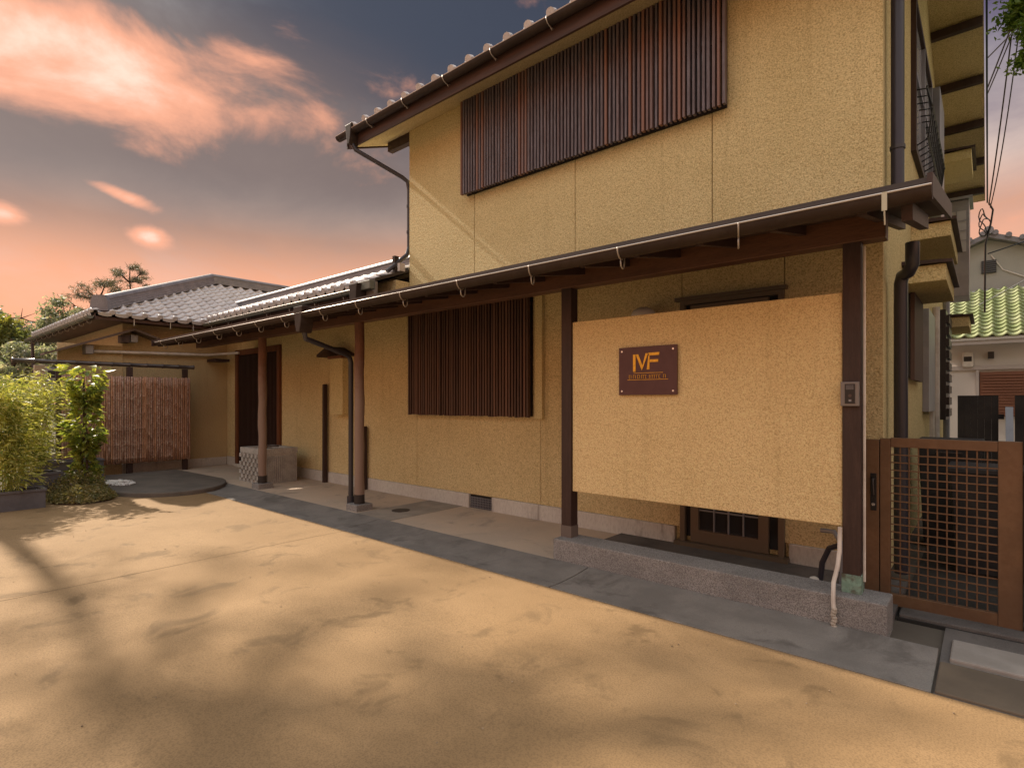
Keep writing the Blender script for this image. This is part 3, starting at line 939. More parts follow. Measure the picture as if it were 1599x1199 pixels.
def ridge(p, q, parent, h=.24, w=.22, name='ridge'):
    """stacked flat ridge tiles with a half-round cover"""
    p, q = Vector(p), Vector(q)
    d = (q - p).normalized()
    r = Vector((d.y, -d.x, 0)).normalized()
    u = Vector((0, 0, 1))
    prof = []
    lay = 4
    for i in range(lay):
        ww = w / 2 * (1 - .12 * i)
        prof += [(ww, i * h * .75 / lay), (ww, (i + .72) * h * .75 / lay), (ww - .018, (i + .74) * h * .75 / lay), (ww - .018, (i + .99) * h * .75 / lay)]
    for k in range(7):
        t = math.pi * k / 12
        prof.append((w * .36 * math.cos(t), h * .75 + h * .3 * math.sin(t)))
    full = prof + [(-a, b) for a, b in reversed(prof[:-1])]
    b = MB()
    n = len(full)
    b.add([p + r * a + u * c for a, c in full] + [q + r * a + u * c for a, c in full],
          [(i, i + 1, n + i + 1, n + i) for i in range(n - 1)] + [tuple(range(n)), tuple(range(2 * n - 1, n - 1, -1))])
    return b.build(name, TILER, parent)


hp = Vector(A) + Vector((0, 0, .09)); hq = Vector(P_) + Vector((0, 0, .10))
hr = ridge(hp + (hq - hp) * .055, hq, wroof, .26, .26, 'hip_ridge')
e0 = hp + (hq - hp) * .03
MB().prism([(-.17, 0), (.17, 0), (.15, .20), (.10, .30), (-.10, .30), (-.15, .20)], 'y', -.05, .05)
ob = MB().prism([(-.17, 0), (.17, 0), (.15, .20), (.10, .30), (-.10, .30), (-.15, .20)], 'y', -.05, .06)
put('ridge_end_tile', ob.mesh('ridge_end_tile', TILER), e0 - Vector((0, 0, .02)), wroof, rot=(0, 0, R(45)))
ridge((RX, CYc + WW, WEZ + WP * WW + .10), (RX, 11, WEZ + WP * WW + .10), wroof, .26, .26)
box('hook_strap', HOOK, wroof, EX + .02, EX + .028, 3.38, 3.395, WEZ - .13, WEZ + .02)
for y in (4.02, 4.45): box('hook_strap', HOOK, wroof, EX + .02, EX + .028, y, y + .014, WEZ - .13, WEZ + .02)
half_gutter('gutter', RX - WW, EX - .05, CYc - .07, WEZ + .0, .055, GUTTERG, wing)
wg = [o for o in bpy.data.objects if o.parent == wing and o.name.startswith('gutter')][0]
for k in range(10):
    put('gutter_hook', hook_mesh(.055, HOOK) if k == 0 else bpy.data.meshes['gutter_hook.wing'], (EX - .3 - k * .62, CYc - .07, WEZ), wg)
    if k == 0: bpy.data.objects[[o.name for o in wg.children if o.name.startswith('gutter_hook')][0]].data.name = 'gutter_hook.wing'
for k in range(22): put('eave_tile', TE, (EX - .2 - k * .27, CYc - .05, WEZ + .06), wroof, rot=(wa, 0, 0))
MB().tube([(RX - WW + .3, CYc - .0, WEZ - .05), (RX - WW + .3, CYc + .1, 0)], .035, 8).build('downpipe', PIPE, wing)

# ---- roof linking the wing and the house
LY, LZ, LP, LW = 4.78, 3.11, .425, 1.28
la = math.atan(LP)
lk = MB().prism([(LY, LZ), (LY + LW, LZ + LP * LW), (LY + 2 * LW + 1.0, LZ - .2), (LY + 2 * LW + 1.0, LZ - .14), (LY + LW, LZ + LP * LW + .06), (LY, LZ + .06)], 'x', -13.9, -7.22).build('link_roof', DECK, wing)
box('fascia', FASCIA, wing, EX + .01, -7.22, LY - .02, LY, LZ - .06, LZ + .06)
for r in range(7):
    s = r * STEP - .08
    y = LY - .02 + s * math.cos(la); z = LZ + .115 + s * math.sin(la)
    x = EX + .16
    i = 0
    while x < -7.24:
        put('eave_tile' if r == 0 else 'roof_tile', TE if r == 0 else TM, (x, y, z), lk, rot=(la + random.uniform(-.012, .012), random.uniform(-.012, .012), random.uniform(-.012, .012)))
        x += .27
for r in range(1, 7):      # tiles running back into the valley
    s = r * STEP - .08
    x = EX + .16 - .27
    while x > EX - s - .1:
        put('roof_tile', TM, (x, LY - .02 + s * math.cos(la), LZ + .115 + s * math.sin(la)), lk, rot=(la, 0, 0))
        x -= .27
lr = ridge((-14.6, LY + LW, LZ + LP * LW + .06), (-7.35, LY + LW, LZ + LP * LW + .06), lk, .27, .24)
MB().tube([(-7.36, LY + LW, LZ + LP * LW + .24), (-7.27, LY + LW, LZ + LP * LW + .24)], .105, 14).build('ridge_end_tile', TILER, lk, smooth=True)
lg = half_gutter('gutter', -12.75, -7.02, LY - .10, LZ + .02, .055, GUTTERG, wing)
lg['label'] = 'green-grey gutter under the round eave tiles'
for k in range(7): put('gutter_hook', bpy.data.meshes['gutter_hook.wing'], (-12.4 + k * .83, LY - .10, LZ + .02), lg)
hd = MB().prism([(-7.16, LZ + .10), (-6.94, LZ + .10), (-6.96, LZ + .02), (-6.97, LZ - .12), (-7.0, LZ - .18), (-7.1, LZ - .18), (-7.13, LZ - .12), (-7.14, LZ + .02)], 'y', LY - .18, LY).build('rainwater_head', GUTTER, wing, bevel=.008)
# the stepped lead roof between link roof and the tall wall
st = MB().prism([(LY + .0, LZ + .12), (LY + 1.3, LZ + .62), (LY + 1.3, LZ + .66), (LY + .0, LZ + .17)], 'x', -7.21, -6.75).build('flashing_roof', METALROOF, wing)
MB().box(-7.21, -6.745, LY - .10, LY - .01, LZ + .0, LZ + .13).build('flashing_gutter', GUTTERG, wing, bevel=.01)
MB().box(-7.21, -6.745, LY + .0, LY + .04, 2.90, LZ + .118).build('flashing_fascia', mat('grey_brown_board', (.20, .17, .14), .7), wing)
MB().box(-7.26, -6.745, WY - .25, WY + .03, 2.96, LZ + .2).build('flashing_wall', STUCCO_L, wing)
MB().tube([(-6.80, 5.44, 3.86), (-6.80, 5.40, 3.74), (-6.90, 5.1, 3.45)], .034, 8).build('downpipe_shoe', PIPE, wing, smooth=True)
box('flashing_upstand', PVC, wing, -6.80, -6.745, 5.22, 5.32, 3.46, 3.58)
box('flashing_upstand', GUTTER, wing, -6.90, -6.84, 5.2, 5.28, 3.42, 3.70)
# ---- little gable hood on the wing wall
hx0, hx1 = -13.36, -12.98
gh = MB().prism([(2.05, 2.33), (3.46, 2.90), (3.90, 2.74), (3.90, 2.78), (3.46, 2.95), (2.05, 2.37)], 'x', hx0, hx1).build('gable_hood', mat('hood_board', (.10, .07, .055), .6), wing)
MB().box(hx0, hx1 - .12, 3.42, 3.54, 2.68, 2.82).build('hood_bracket', mat('bracket_grey', (.22, .20, .19), .7), gh)
MB().box(hx0, hx1 - .12, 3.26, 3.40, 2.66, 2.81).build('hood_bracket', WOOD, gh)
MB().box(hx0, hx1 - .10, 2.68, 2.80, 2.40, 2.56).build('hood_bracket', MATS['bracket_grey'], gh)
MB().tube([(-13.30, 2.85, 2.46), (-13.30, 4.95, 2.52), (-13.25, 5.05, 2.53), (-12.6, 5.33, 2.55)], .03, 10).build('vent_pipe', PVC, wing, smooth=True)
MB().box(-13.36, -12.9, 4.95, 5.25, 2.36, 2.42).build('pipe_shelf', WOOD, wing)

# ------------------------------------------------------------------ BAMBOO FENCE
FX = -12.90
fence = thing('bamboo_fence', (FX, 3.4, 0), 'red-brown bamboo cane fence panel under a round dark rail, before the low wing', 'fence')


def cane_mesh(seed):
    r_ = random.Random(seed)
    b = MB()
    z = .255
    pts, rs = [(0, 0, z)], [.0185]
    nz = .255 + r_.uniform(.05, .3)
    while nz < 1.95:
        for dz_, rr in ((-.012, .0185), (-.003, .0225), (.003, .0195), (.010, .0185)):
            pts.append((r_.uniform(-.001, .001), r_.uniform(-.001, .001), nz + dz_)); rs.append(rr)
        nz += r_.uniform(.24, .34)
    pts.append((0, 0, 1.97)); rs.append(.018)
    return b.tube(pts, rs, 8).mesh('cane', BAMB, smooth=True)


CM = [cane_mesh(i) for i in range(6)]
n = 58
for i in range(n):
    y = 2.30 + (4.43 - 2.30) * i / (n - 1)
    put('cane', random.choice(CM), (FX + random.uniform(-.004, .004), y, random.uniform(-.012, .012)), fence, rot=(random.uniform(-.004, .004), random.uniform(-.004, .004), random.uniform(0, 6.28)))
for y in (2.26, 3.36, 4.36): box('fence_post', WOOD, fence, FX - .10, FX - .03, y - .05, y + .05, -.02, 2.16, bevel=.004)
pts, rs = [], []
y = 1.62
while y < 4.75:
    for dy, rr in ((-.02, .04), (-.006, .047), (.006, .047), (.02, .04)):
        pts.append((FX - .06, y + dy, 2.205)); rs.append(rr)
    y += .29
MB().tube(pts, rs, 12).build('top_rail', BAMBD, fence, smooth=True)
for z in (.6, 1.6): box('fence_rail', WOOD, fence, FX - .028, FX - .019, 2.28, 4.44, z - .02, z + .02)

# ------------------------------------------------------------------ STUCCO SCREEN, SIGN, INTERCOM
tag(box('stucco_screen', STUCCO_P, None, -2.934, -.745, 4.262, 4.335, .655, 2.225, bevel=.006),
    'pale ochre stucco screen wall hung between two dark posts', 'screen wall')

SY = 4.236
sign = thing('name_sign', (-2.165, SY, 1.54), 'dark brown square sign with gold MF monogram bolted to the stucco screen', 'sign')
box('sign_board', SIGN, sign, -2.43, -1.90, SY, SY + .016, 1.545, 1.952, bevel=.002)
for x in (-2.398, -1.932):
    for z in (1.578, 1.918):
        b = MB().tube([(x, SY - .006, z), (x, SY + .026, z)], .0085, 10)
        b.build('bolt', STEEL, sign, smooth=True)
T0, T1 = SY - .004, SY - .0005


def stroke(name, poly): return MB().prism(poly, 'y', T0, T1).build(name, GOLD, sign)


stroke('monogram_stroke', [(-2.292, 1.742), (-2.268, 1.742), (-2.268, 1.888), (-2.292, 1.888)])
stroke('monogram_stroke', [(-2.266, 1.888), (-2.243, 1.888), (-2.205, 1.795), (-2.211, 1.752)])
stroke('monogram_stroke', [(-2.209, 1.752), (-2.203, 1.797), (-2.176, 1.893), (-2.152, 1.893)])
stroke('monogram_stroke', [(-2.165, 1.758), (-2.140, 1.758), (-2.140, 1.872), (-2.150, 1.872)])
stroke('monogram_stroke', [(-2.145, 1.874), (-2.055, 1.874), (-2.050, 1.897), (-2.150, 1.897)])
stroke('monogram_stroke', [(-2.138, 1.818), (-2.062, 1.818), (-2.062, 1.840), (-2.138, 1.840)])
for a, b_, z in ((-2.345, -1.975, 1.672), (-2.285, -2.02, 1.728)):
    stroke('gold_rule', [(a, z), (b_, z), (b_, z + .0035), (a, z + .0035)])
x = -2.33
rr = random.Random(5)
while x < -1.985:      # tiny worn lettering, too small to read in the photograph
    wl = rr.uniform(.008, .015)
    k = rr.randrange(4)
    stroke('small_letter', [(x, 1.684), (x + .003, 1.684), (x + .003, 1.714), (x, 1.714)])
    if k != 0: stroke('small_letter', [(x + .0032, 1.711), (x + wl, 1.711), (x + wl, 1.714), (x + .0032, 1.714)])
    if k > 1: stroke('small_letter', [(x + .0032, 1.684), (x + wl, 1.684), (x + wl, 1.687), (x + .0032, 1.687)])
    x += wl + .006 + (.02 if rr.random() < .15 else 0)

ic = thing('intercom', (-.69, 4.23, 1.46), 'small grey intercom panel on the dark post beside the stucco screen', 'intercom')
box('intercom_body', ICOM, ic, -.748, -.642, 4.212, 4.243, 1.462, 1.622, bevel=.004)
box('intercom_face', BLACK, ic, -.722, -.664, 4.2085, 4.2115, 1.478, 1.608)
for k in range(4): box('speaker_slot', GREYAL, ic, -.716, -.672, 4.2065, 4.208, 1.572 + k * .008, 1.575 + k * .008)
MB().tube([(-.692, 4.204, 1.53), (-.692, 4.2084, 1.53)], .012, 12).build('camera_lens', GLASS, ic)
box('call_button', GREYAL, ic, -.70, -.684, 4.206, 4.2084, 1.492, 1.506)

lamp = thing('porch_lamp', (-2.73, 5.36, 2.3), 'white dome wall lamp peeping over the stucco screen', 'lamp')
MB().lathe((-2.73, 5.26, 2.33), [(.10, 0), (.125, .03), (.125, .07), (.10, .11), (.05, .135), (.005, .14)], 18).build('lamp_shade', WHITEP, lamp, smooth=True)
MB().tube([(-2.73, 5.39, 2.38), (-2.73, 5.30, 2.38)], .03, 10).build('lamp_bracket', GREYAL, lamp)

# ------------------------------------------------------------------ GATE
GYY = 4.80
gate = thing('lattice_gate', (-.2, GYY, 0), 'brown metal gate with square lattice closing the side alley', 'gate')
box('gate_jamb', BRONZE, gate, -.690, -.603, GYY - .03, GYY + .03, .0, 1.215, bevel=.003)
box('stile', BRONZE, gate, -.598, -.535, GYY - .022, GYY + .022, .04, 1.225, bevel=.003)
box('stile', BRONZE, gate, .045, .165, GYY - .022, GYY + .022, -.0, 1.235, bevel=.003)
box('rail', BRONZE, gate, -.534, .044, GYY - .02, GYY + .02, 1.165, 1.232, bevel=.003)
box('rail', BRONZE, gate, -.534, .044, GYY - .02, GYY + .02, .03, .115, bevel=.003)
box('gate_post', BRONZE, gate, .172, .30, GYY - .05, GYY + .05, -.01, 1.27, bevel=.004)
vme = MB().box(-.004, .004, -.006, .006, .115, 1.165).mesh('vertical_bar', BRONZE)
for k in range(10): put('vertical_bar', vme, (-.534 + .578 * (k + 1) / 11 + .002, GYY + .006, 0), gate)
hme = MB().box(-.534, .044, -.005, .005, -.004, .004).mesh('cross_bar', BRONZE)
for k in range(18): put('cross_bar', hme, (0, GYY - .0055, .115 + 1.05 * (k + 1) / 19), gate)
hnd = box('handle_plate', BLACK, gate, -.655, -.617, GYY - .036, GYY - .0305, .70, .97, bevel=.002)
MB().tube([(-.636, GYY - .037, .93), (-.636, GYY - .075, .93), (-.636, GYY - .085, .90), (-.632, GYY - .085, .82)], .009, 8).build('lever', BLACK, hnd, smooth=True)
MB().tube([(-.636, GYY - .037, .745), (-.636, GYY - .048, .745)], .011, 10).build('keyhole', STEEL, hnd, smooth=True)
tag(box('gate_threshold', DARKC, None, -.47, 1.6, 4.62, 4.98, -.02, .035, bevel=.008), kind='structure')

# ------------------------------------------------------------------ SMALL THINGS
t = thing('garden_tap', (-.88, 4.75, .05), 'grey bent water pipe with white knob beside the porch post', 'tap')
MB().tube([(-.82, 4.60, .06), (-.80, 4.60, .30), (-.81, 4.60, .46), (-.86, 4.62, .535), (-.95, 4.64, .53)], .017, 8).build('pipe', GREYAL, t, smooth=True)
MB().tube([(-.83, 4.62, .44), (-.90, 4.66, .40), (-.95, 4.68, .28), (-.97, 4.68, .08)], .02, 8).build('pipe', PIPE, t, smooth=True)
MB().lathe((-1.0, 4.66, .10), [(.005, 0), (.03, .012), (.038, .035), (.03, .06), (.005, .07)], 12).build('knob', WHITEP, t, smooth=True)
t = thing('drain_hose', (-.755, 4.12, 0), 'white pipe ending in a ribbed hose down the granite kerb', 'hose')
MB().tube([(-.752, 4.222, .655), (-.755, 4.222, .50), (-.762, 4.20, .40), (-.775, 4.14, .30), (-.770, 4.10, .20), (-.765, 4.098, .13)], .0135, 8).build('pipe', PVC, t, smooth=True)
b = MB()
pts, rs = [], []
for k in range(15):
    pts.append((-.765 + .004 * math.sin(k), 4.098, .15 - k * .0095)); rs.append(.018 if k % 2 else .0145)
b.tube(pts, rs, 8).build('ribbed_hose', HOSE, t)

for i, (x, h, lab) in enumerate(((-9.05, 1.78, 'tall dark timber stake leaning on the facade beside the stone basin'), (-7.83, 1.06, 'short dark timber stake against the facade behind the middle log post'))):
    b = MB().prism([(x - .035, .02), (x + .035, .02), (x + .031, h), (x + .02, h + .012), (x - .03, h)], 'y', WY - .10, WY - .035)
    tag(b.build('timber_stake', WOOD), lab, 'stake', 'timber stakes along the facade')

bas = thing('stone_basin', (-10.05, 4.75, 0), 'carved grey stone water basin behind the far log post', 'basin')
x0, x1, y0, y1, zt = -10.50, -9.62, 4.46, 5.12, .64
b = MB()
b.box(x0 + .015, x1 - .015, y0 + .015, y1 - .015, .0, zt - .06)
for q in ((x0, x0 + .12, y0, y1), (x1 - .12, x1, y0, y1), (x0 + .12, x1 - .12, y0, y0 + .12), (x0 + .12, x1 - .12, y1 - .12, y1)):
    b.box(q[0], q[1], q[2], q[3], zt - .10, zt)
b.build('basin_body', STONE, bas, bevel=.006)
me = MB().box(-.036, .036, -.036, .0, -.034, .034).mesh('carved_block', STONE)
for r in range(7):
    for c in range(11):
        if (r + c) % 2 == 0: put('carved_block', me, (x0 + .05 + c * .078, y0 + .016, .05 + r * .075), bas)
me = MB().prism([(y_ , z_) for y_, z_ in ((-.014, .01), (.014, .01), (.012, .50), (-.012, .50))], 'x', 0, .022).mesh('carved_rib', STONE)
for k in range(16): put('carved_rib', me, (x1 - .016, y0 + .04 + k * .039, 0), bas)
box('water', mat('basin_water', (.03, .035, .035), .05, spec=.6), bas, x0 + .12, x1 - .12, y0 + .12, y1 - .12, zt - .062, zt - .04)
MB().tube([(-9.85, 4.62, zt), (-9.75, 4.62, zt + .05), (-9.6, 4.75, zt + .05)], .02, 6).build('bamboo_spout', BAMBD, bas)

# drain grating in the porch floor
dr = tag(MB().lathe((-5.95, 4.62, .030), [(.12, 0), (.12, .006), (.10, .009)], 20).build('drain_cover', mat('iron', (.05, .045, .042), .6)), 'round dark iron drain cover in the porch floor', 'drain cover')

# ------------------------------------------------------------------ PLANTERS AND PLANTS
def leaves(name, P, N_dir, size, width, m, parent=None, fold=True, origin=None):
    """many leaves as folded diamonds: P (n,3) base points, N_dir (n,3) direction of each leaf"""
    n = len(P)
    d = N_dir / np.linalg.norm(N_dir, axis=1)[:, None]
    r = np.cross(d, rng.normal(size=(n, 3)))
    r /= np.linalg.norm(r, axis=1)[:, None]
    u = np.cross(r, d)
    s = (size * rng.uniform(.6, 1.25, n))[:, None]
    w = s * width
    v = np.empty((n, 4, 3))
    v[:, 0] = P
    v[:, 1] = P + d * s * .45 + r * w * .5 + u * w * .18
    v[:, 2] = P + d * s
    v[:, 3] = P + d * s * .45 - r * w * .5 + u * w * .18
    if origin is None: origin = P.mean(0); origin[2] = P[:, 2].min()
    vv = (v.reshape(-1, 3) - np.array(origin)).astype(np.float32)
    me = bpy.data.meshes.new(name)
    me.vertices.add(4 * n)
    me.vertices.foreach_set('co', vv.ravel())
    me.loops.add(6 * n)
    idx = (np.arange(n)[:, None] * 4 + np.array([0, 1, 2, 0, 2, 3])).astype(np.int32)
    me.loops.foreach_set('vertex_index', idx.ravel())
    me.polygons.add(2 * n)
    me.polygons.foreach_set('loop_start', np.arange(0, 6 * n, 3, dtype=np.int32))
    me.polygons.foreach_set('loop_total', np.full(2 * n, 3, np.int32))
    me.update()
    me.validate()
    me.materials.append(m)
    return put(name, me, origin, parent)


def planter(x, y, w, l, h, label):
    t = thing('planter', (x, y, 0), label, 'planter', 'rectangular grey planters')
    b = MB()
    th = .03
    b.box(x - w / 2, x + w / 2, y - l / 2, y - l / 2 + th, 0.005, h); b.box(x - w / 2, x + w / 2, y + l / 2 - th, y + l / 2, 0.005, h)
    b.box(x - w / 2, x - w / 2 + th, y - l / 2 + th, y + l / 2 - th, 0.005, h); b.box(x + w / 2 - th, x + w / 2, y - l / 2 + th, y + l / 2 - th, 0.005, h)
    b.build('planter_box', PLANT, t)
    b = MB()
    for (a0, a1, b0, b1) in ((-w / 2 - .015, w / 2 + .015, -l / 2 - .015, -l / 2 + .04), (-w / 2 - .015, w / 2 + .015, l / 2 - .04, l / 2 + .015),
                             (-w / 2 - .015, -w / 2 + .04, -l / 2 + .04, l / 2 - .04), (w / 2 - .04, w / 2 + .015, -l / 2 + .04, l / 2 - .04)):
        b.box(x + a0, x + a1, y + b0, y + b1, h, h + .03)
    b.build('planter_rim', PLANT, t)
    box('planter_soil', SOIL, t, x - w / 2 + th, x + w / 2 - th, y - l / 2 + th, y + l / 2 - th, .02, h - .03)
    return t


def bamboo(x, y, z0, sx, sy, top, nculm, nleaf, label, lean=0):
    t = thing('bamboo_plant', (x, y, z0), label, 'bamboo', 'leafy bamboos in planters')
    P, Dd = [], []
    for i in range(nculm):
        bx, by = x + random.uniform(-sx, sx) * .45, y + random.uniform(-sy, sy) * .7
        tx, ty = bx + random.uniform(-.25, .25), by + random.uniform(-.25, .25) + lean * .1
        tz = z0 + (top - z0) * random.uniform(.72, 1.0)
        pts = []
        for k in range(8):
            f = k / 7
            pts.append((bx + (tx - bx) * f ** 2, by + (ty - by) * f ** 2, z0 + (tz - z0) * f))
        MB().tube(pts, [.008 - .005 * k / 7 for k in range(8)], 5).build('culm', CULM, t)
        m_ = nleaf // nculm
        for k in range(m_):
            f = random.uniform(.06, 1.0) ** .8
            cx_, cy_, cz_ = bx + (tx - bx) * f ** 2, by + (ty - by) * f ** 2, z0 + (tz - z0) * f
            rad = random.uniform(.02, .26) * (1.1 - .55 * f)
            an = random.uniform(0, 6.283)
            P.append((cx_ + rad * math.cos(an), cy_ + rad * math.sin(an), cz_ + random.uniform(-.08, .05)))
            Dd.append((math.cos(an) + random.gauss(0, .5), math.sin(an) + random.gauss(0, .5), random.uniform(-.9, .35)))
    leaves('foliage', np.array(P), np.array(Dd), .135, .16, L_BAMB, t)
    return t


planter(-10.15, 1.28, .34, .62, .24, 'low grey planter at the front corner of the yard holding sunlit bamboo')
bamboo(-10.15, 1.22, .21, .25, .30, 1.98, 15, 3300, 'tall sunlit yellow-green bamboo in the front planter')
planter(-10.95, 1.62, .40, .55, .38, 'taller grey planter just behind the front one')
bamboo(-10.95, 1.50, .35, .25, .28, 2.0, 14, 3300, 'darker leafy bamboo in the second planter nearer the fence')
planter(-12.45, 2.30, .40, .95, .40, 'long dark planter standing against the bamboo fence')
bamboo(-12.4, 1.80, .36, .25, .25, 2.1, 9, 1800, 'bamboo farthest back beside the end of the cane fence')

# upright climbing shrub on a stake
t = thing('climbing_shrub', (-11.0, 2.22, .05), 'slim upright shrub with large glossy leaves in front of the cane fence', 'shrub')
MB().tube([(-11.0, 2.16, .02), (-10.99, 2.19, .5), (-11.01, 2.24, 1.1), (-11.0, 2.22, 1.95)], [.035, .03, .026, .012], 7).build('stem', BARK, t)
MB().tube([(-10.95, 2.25, .02), (-10.97, 2.27, .8), (-10.98, 2.23, 1.5)], [.02, .018, .008], 6).build('stem', BARK, t)
P, Dd = [], []
for k in range(1500):
    z = random.uniform(.22, 2.05)
    w_ = .13 + .06 * math.sin(z * 6.3 + 1.0) + (.05 if z > 1.6 else 0)
    if random.random() > .35 + .65 * (math.sin(z * 9.0) * .5 + .5): continue
    an = random.uniform(0, 6.283)
    rad = w_ * math.sqrt(random.random()) * 1.2
    P.append((-10.98 + rad * math.cos(an), 2.24 + rad * math.sin(an), z))
    Dd.append((math.cos(an) + random.gauss(0, .3), math.sin(an) + random.gauss(0, .3), random.uniform(-.9, .3)))
leaves('foliage', np.array(P), np.array(Dd), .15, .48, L_VINE, t)
# low ground cover bed
t = thing('ground_cover_bed', (-10.35, 2.1, 0), 'low bed of small pale-leaved ground cover below the climbing shrub', 'plant bed')
P, Dd = [], []
for k in range(5200):
    a, rr_ = random.uniform(0, 6.283), math.sqrt(random.random())
    px_, py_ = rr_ * math.cos(a), rr_ * math.sin(a)
    h = (.16 + .05 * math.sin(px_ * 7) * math.cos(py_ * 6)) * (1 - rr_ ** 4) + .03
    if px_ < -.2 and random.random() < .6: h += .22 * math.exp(-((px_ + .55) / .3) ** 2)
    P.append((-10.45 + .62 * px_, 2.08 + .42 * py_, h * random.uniform(.5, 1)))
    Dd.append((random.gauss(0, 1), random.gauss(0, 1), random.uniform(-.1, 1.0)))
leaves('foliage', np.array(P), np.array(Dd), .045, .6, L_COVER, t)
m = MB().lathe((-10.45, 2.08, -.02), [(.60, 0), (.58, .05), (.4, .09), (.05, .1)], 20)
for i, p in enumerate(m.v): m.v[i] = (p[0], 2.08 + (p[1] - 2.08) * .68, p[2])
m.build('soil_mound', SOIL, t)
# white pebbles at the edge of the apron
m = MB()
for k in range(240):
    a, rr_ = random.uniform(0, 6.283), math.sqrt(random.random())
    c = (-11.3 + .42 * rr_ * math.cos(a), 2.78 + .2 * rr_ * math.sin(a), .078 + .03 * (1 - rr_))
    r_ = random.uniform(.012, .024)
    m.lathe(c, [(r_ * .4, 0), (r_, r_ * .4), (r_ * .9, r_ * .8), (r_ * .3, r_ * 1.1)], 5)
tag(m.build('pebbles', GRAVEL), 'small heap of white pebbles on the rounded step', 'pebbles', kind='stuff')
# meter box behind the bamboo
t = thing('meter_box', (-13.2, 2.0, 0), 'grey electricity meter box on a pale post behind the bamboo', 'meter box')
box('meter_post', mat('pale_brown_post', (.42, .34, .27), .8), t, -13.20, -13.10, 1.93, 2.12, -.02, 2.14, bevel=.004)
box('meter_case', GREYAL, t, -13.095, -12.98, 2.08, 2.24, 1.55, 2.10, bevel=.01)
box('meter_dial', BLACK, t, -12.978, -12.972, 2.03 + .07, 2.2, 1.92, 2.04)


# loose grit on the yard
m = MB()
for k in range(170):
    c = (random.uniform(-9.0, 1.2), random.uniform(.2, 3.53) if k % 3 else random.uniform(3.2, 4.1), .004)
    r_ = random.uniform(.002, .006)
    m.lathe(c, [(r_ * .6, 0), (r_, r_ * .5), (r_ * .4, r_ * 1.0)], 5)
tag(m.build('grit', mat('grit', (.36, .27, .18), .9, c2=(.14, .10, .07), vs=2.)), 'loose grit scattered over the yard', 'grit', kind='stuff')


# ------------------------------------------------------------------ TREES
def tree(name, base, h, crown, leafm, nleaf, lsize, label, group=None, trunk_r=.14, width=.5, lean=(0, 0), flat=.75, rise=.45):
    """tapered trunk with limbs, and leaf clumps round the limb ends. crown: list of (dx, dy, z, r)"""
    t = thing(name, base, label, 'tree', group)
    bx, by, bz = base
    b = MB()
    n = 9
    pts = [(bx + lean[0] * (k / n) ** 1.5 + .06 * h / 6 * math.sin(k * 1.1 + bx), by + lean[1] * (k / n) ** 1.5 + .06 * h / 6 * math.cos(k * .9), bz + h * .9 * k / n) for k in range(n + 1)]
    b.tube(pts, [trunk_r * (1 - .8 * k / n) for k in range(n + 1)], 8)
    P, Dd = [], []
    tot = sum(c[3] ** 2 for c in crown)
    for (dx, dy, z, r) in crown:
        c = Vector((bx + dx, by + dy, z))
        k = min(range(n + 1), key=lambda i: abs(pts[i][2] - (z - rise * math.hypot(dx, dy))))
        s = Vector(pts[k])
        mid = s.lerp(c, .5) + Vector((0, 0, -.05 * (c - s).length))
        b.tube([s, mid, c], [trunk_r * .35, trunk_r * .22, trunk_r * .06], 6)
        for q in range(4):
            a = random.uniform(0, 6.283)
            e_ = c + Vector((math.cos(a) * r * .75, math.sin(a) * r * .75, random.uniform(-.3, .5) * r))
            b.tube([mid.lerp(c, random.uniform(.3, .9)), e_], [trunk_r * .12, trunk_r * .03], 4)
        nl = int(nleaf * r * r / tot)
        nsub = max(5, int(r * 9))
        subs = []
        for q in range(nsub):
            v = rng.normal(size=3); v /= np.linalg.norm(v)
            v *= rng.uniform(.35, 1.0) * r
            v[2] *= flat
            subs.append(v)
        for q in range(nl):
            v = subs[rng.integers(nsub)]
            o = rng.normal(size=3) * r * .20
            o[2] *= .7
            P.append((c.x + v[0] + o[0], c.y + v[1] + o[1], c.z + v[2] + o[2]))
            Dd.append(rng.normal(size=3) + np.array([0, 0, -.2]))
    b.build('trunk', BARK, t)
    leaves('crown', np.array(P), np.array(Dd), lsize, width, leafm, t)
    return t


def rc(n, rad, z0, z1, r0, r1):
    out = []
    for i in range(n):
        a = i * 2.4 + random.uniform(-.4, .4)
        f = (i + .5) / n
        q = rad * math.sqrt(random.uniform(.1, 1)) * (1 - .45 * f)
        out.append((q * math.cos(a), q * math.sin(a), z0 + (z1 - z0) * f, random.uniform(r0, r1)))
    return out


tree('broadleaf_tree', (-23.2, 2.0, 0), 5.0, rc(11, 1.3, 2.2, 4.3, .55, .85), L_TREEY, 15000, .14, 'yellow-green tree at the edge of the picture beyond the bamboo', 'trees behind the low wing', flat=.7)
tree('broadleaf_tree', (-25.0, 3.9, 0), 5.2, rc(12, 1.5, 1.6, 4.7, .55, .9), L_TREE, 15000, .14, 'grey-green open tree beyond the wing eave', 'trees behind the low wing')
tree('broadleaf_tree', (-21.0, 2.6, 0), 3.6, rc(10, 1.3, .8, 2.9, .5, .8), L_TREE, 13000, .12, 'silvery shrubby tree low behind the bamboo', 'trees behind the low wing')
tree('broadleaf_tree', (-27.0, 5.5, 0), 4.6, rc(9, 1.6, 1.4, 3.9, .5, .8), L_TREE, 6000, .13, 'small thin tree between the wing eave and the pine', 'trees behind the low wing')
tree('broadleaf_tree', (-30.0, 1.6, 0), 5.0, rc(12, 2.2, .8, 4.4, .7, 1.1), L_TREE, 9000, .16, 'distant grey tree filling the gap behind the bamboo', 'trees behind the low wing')
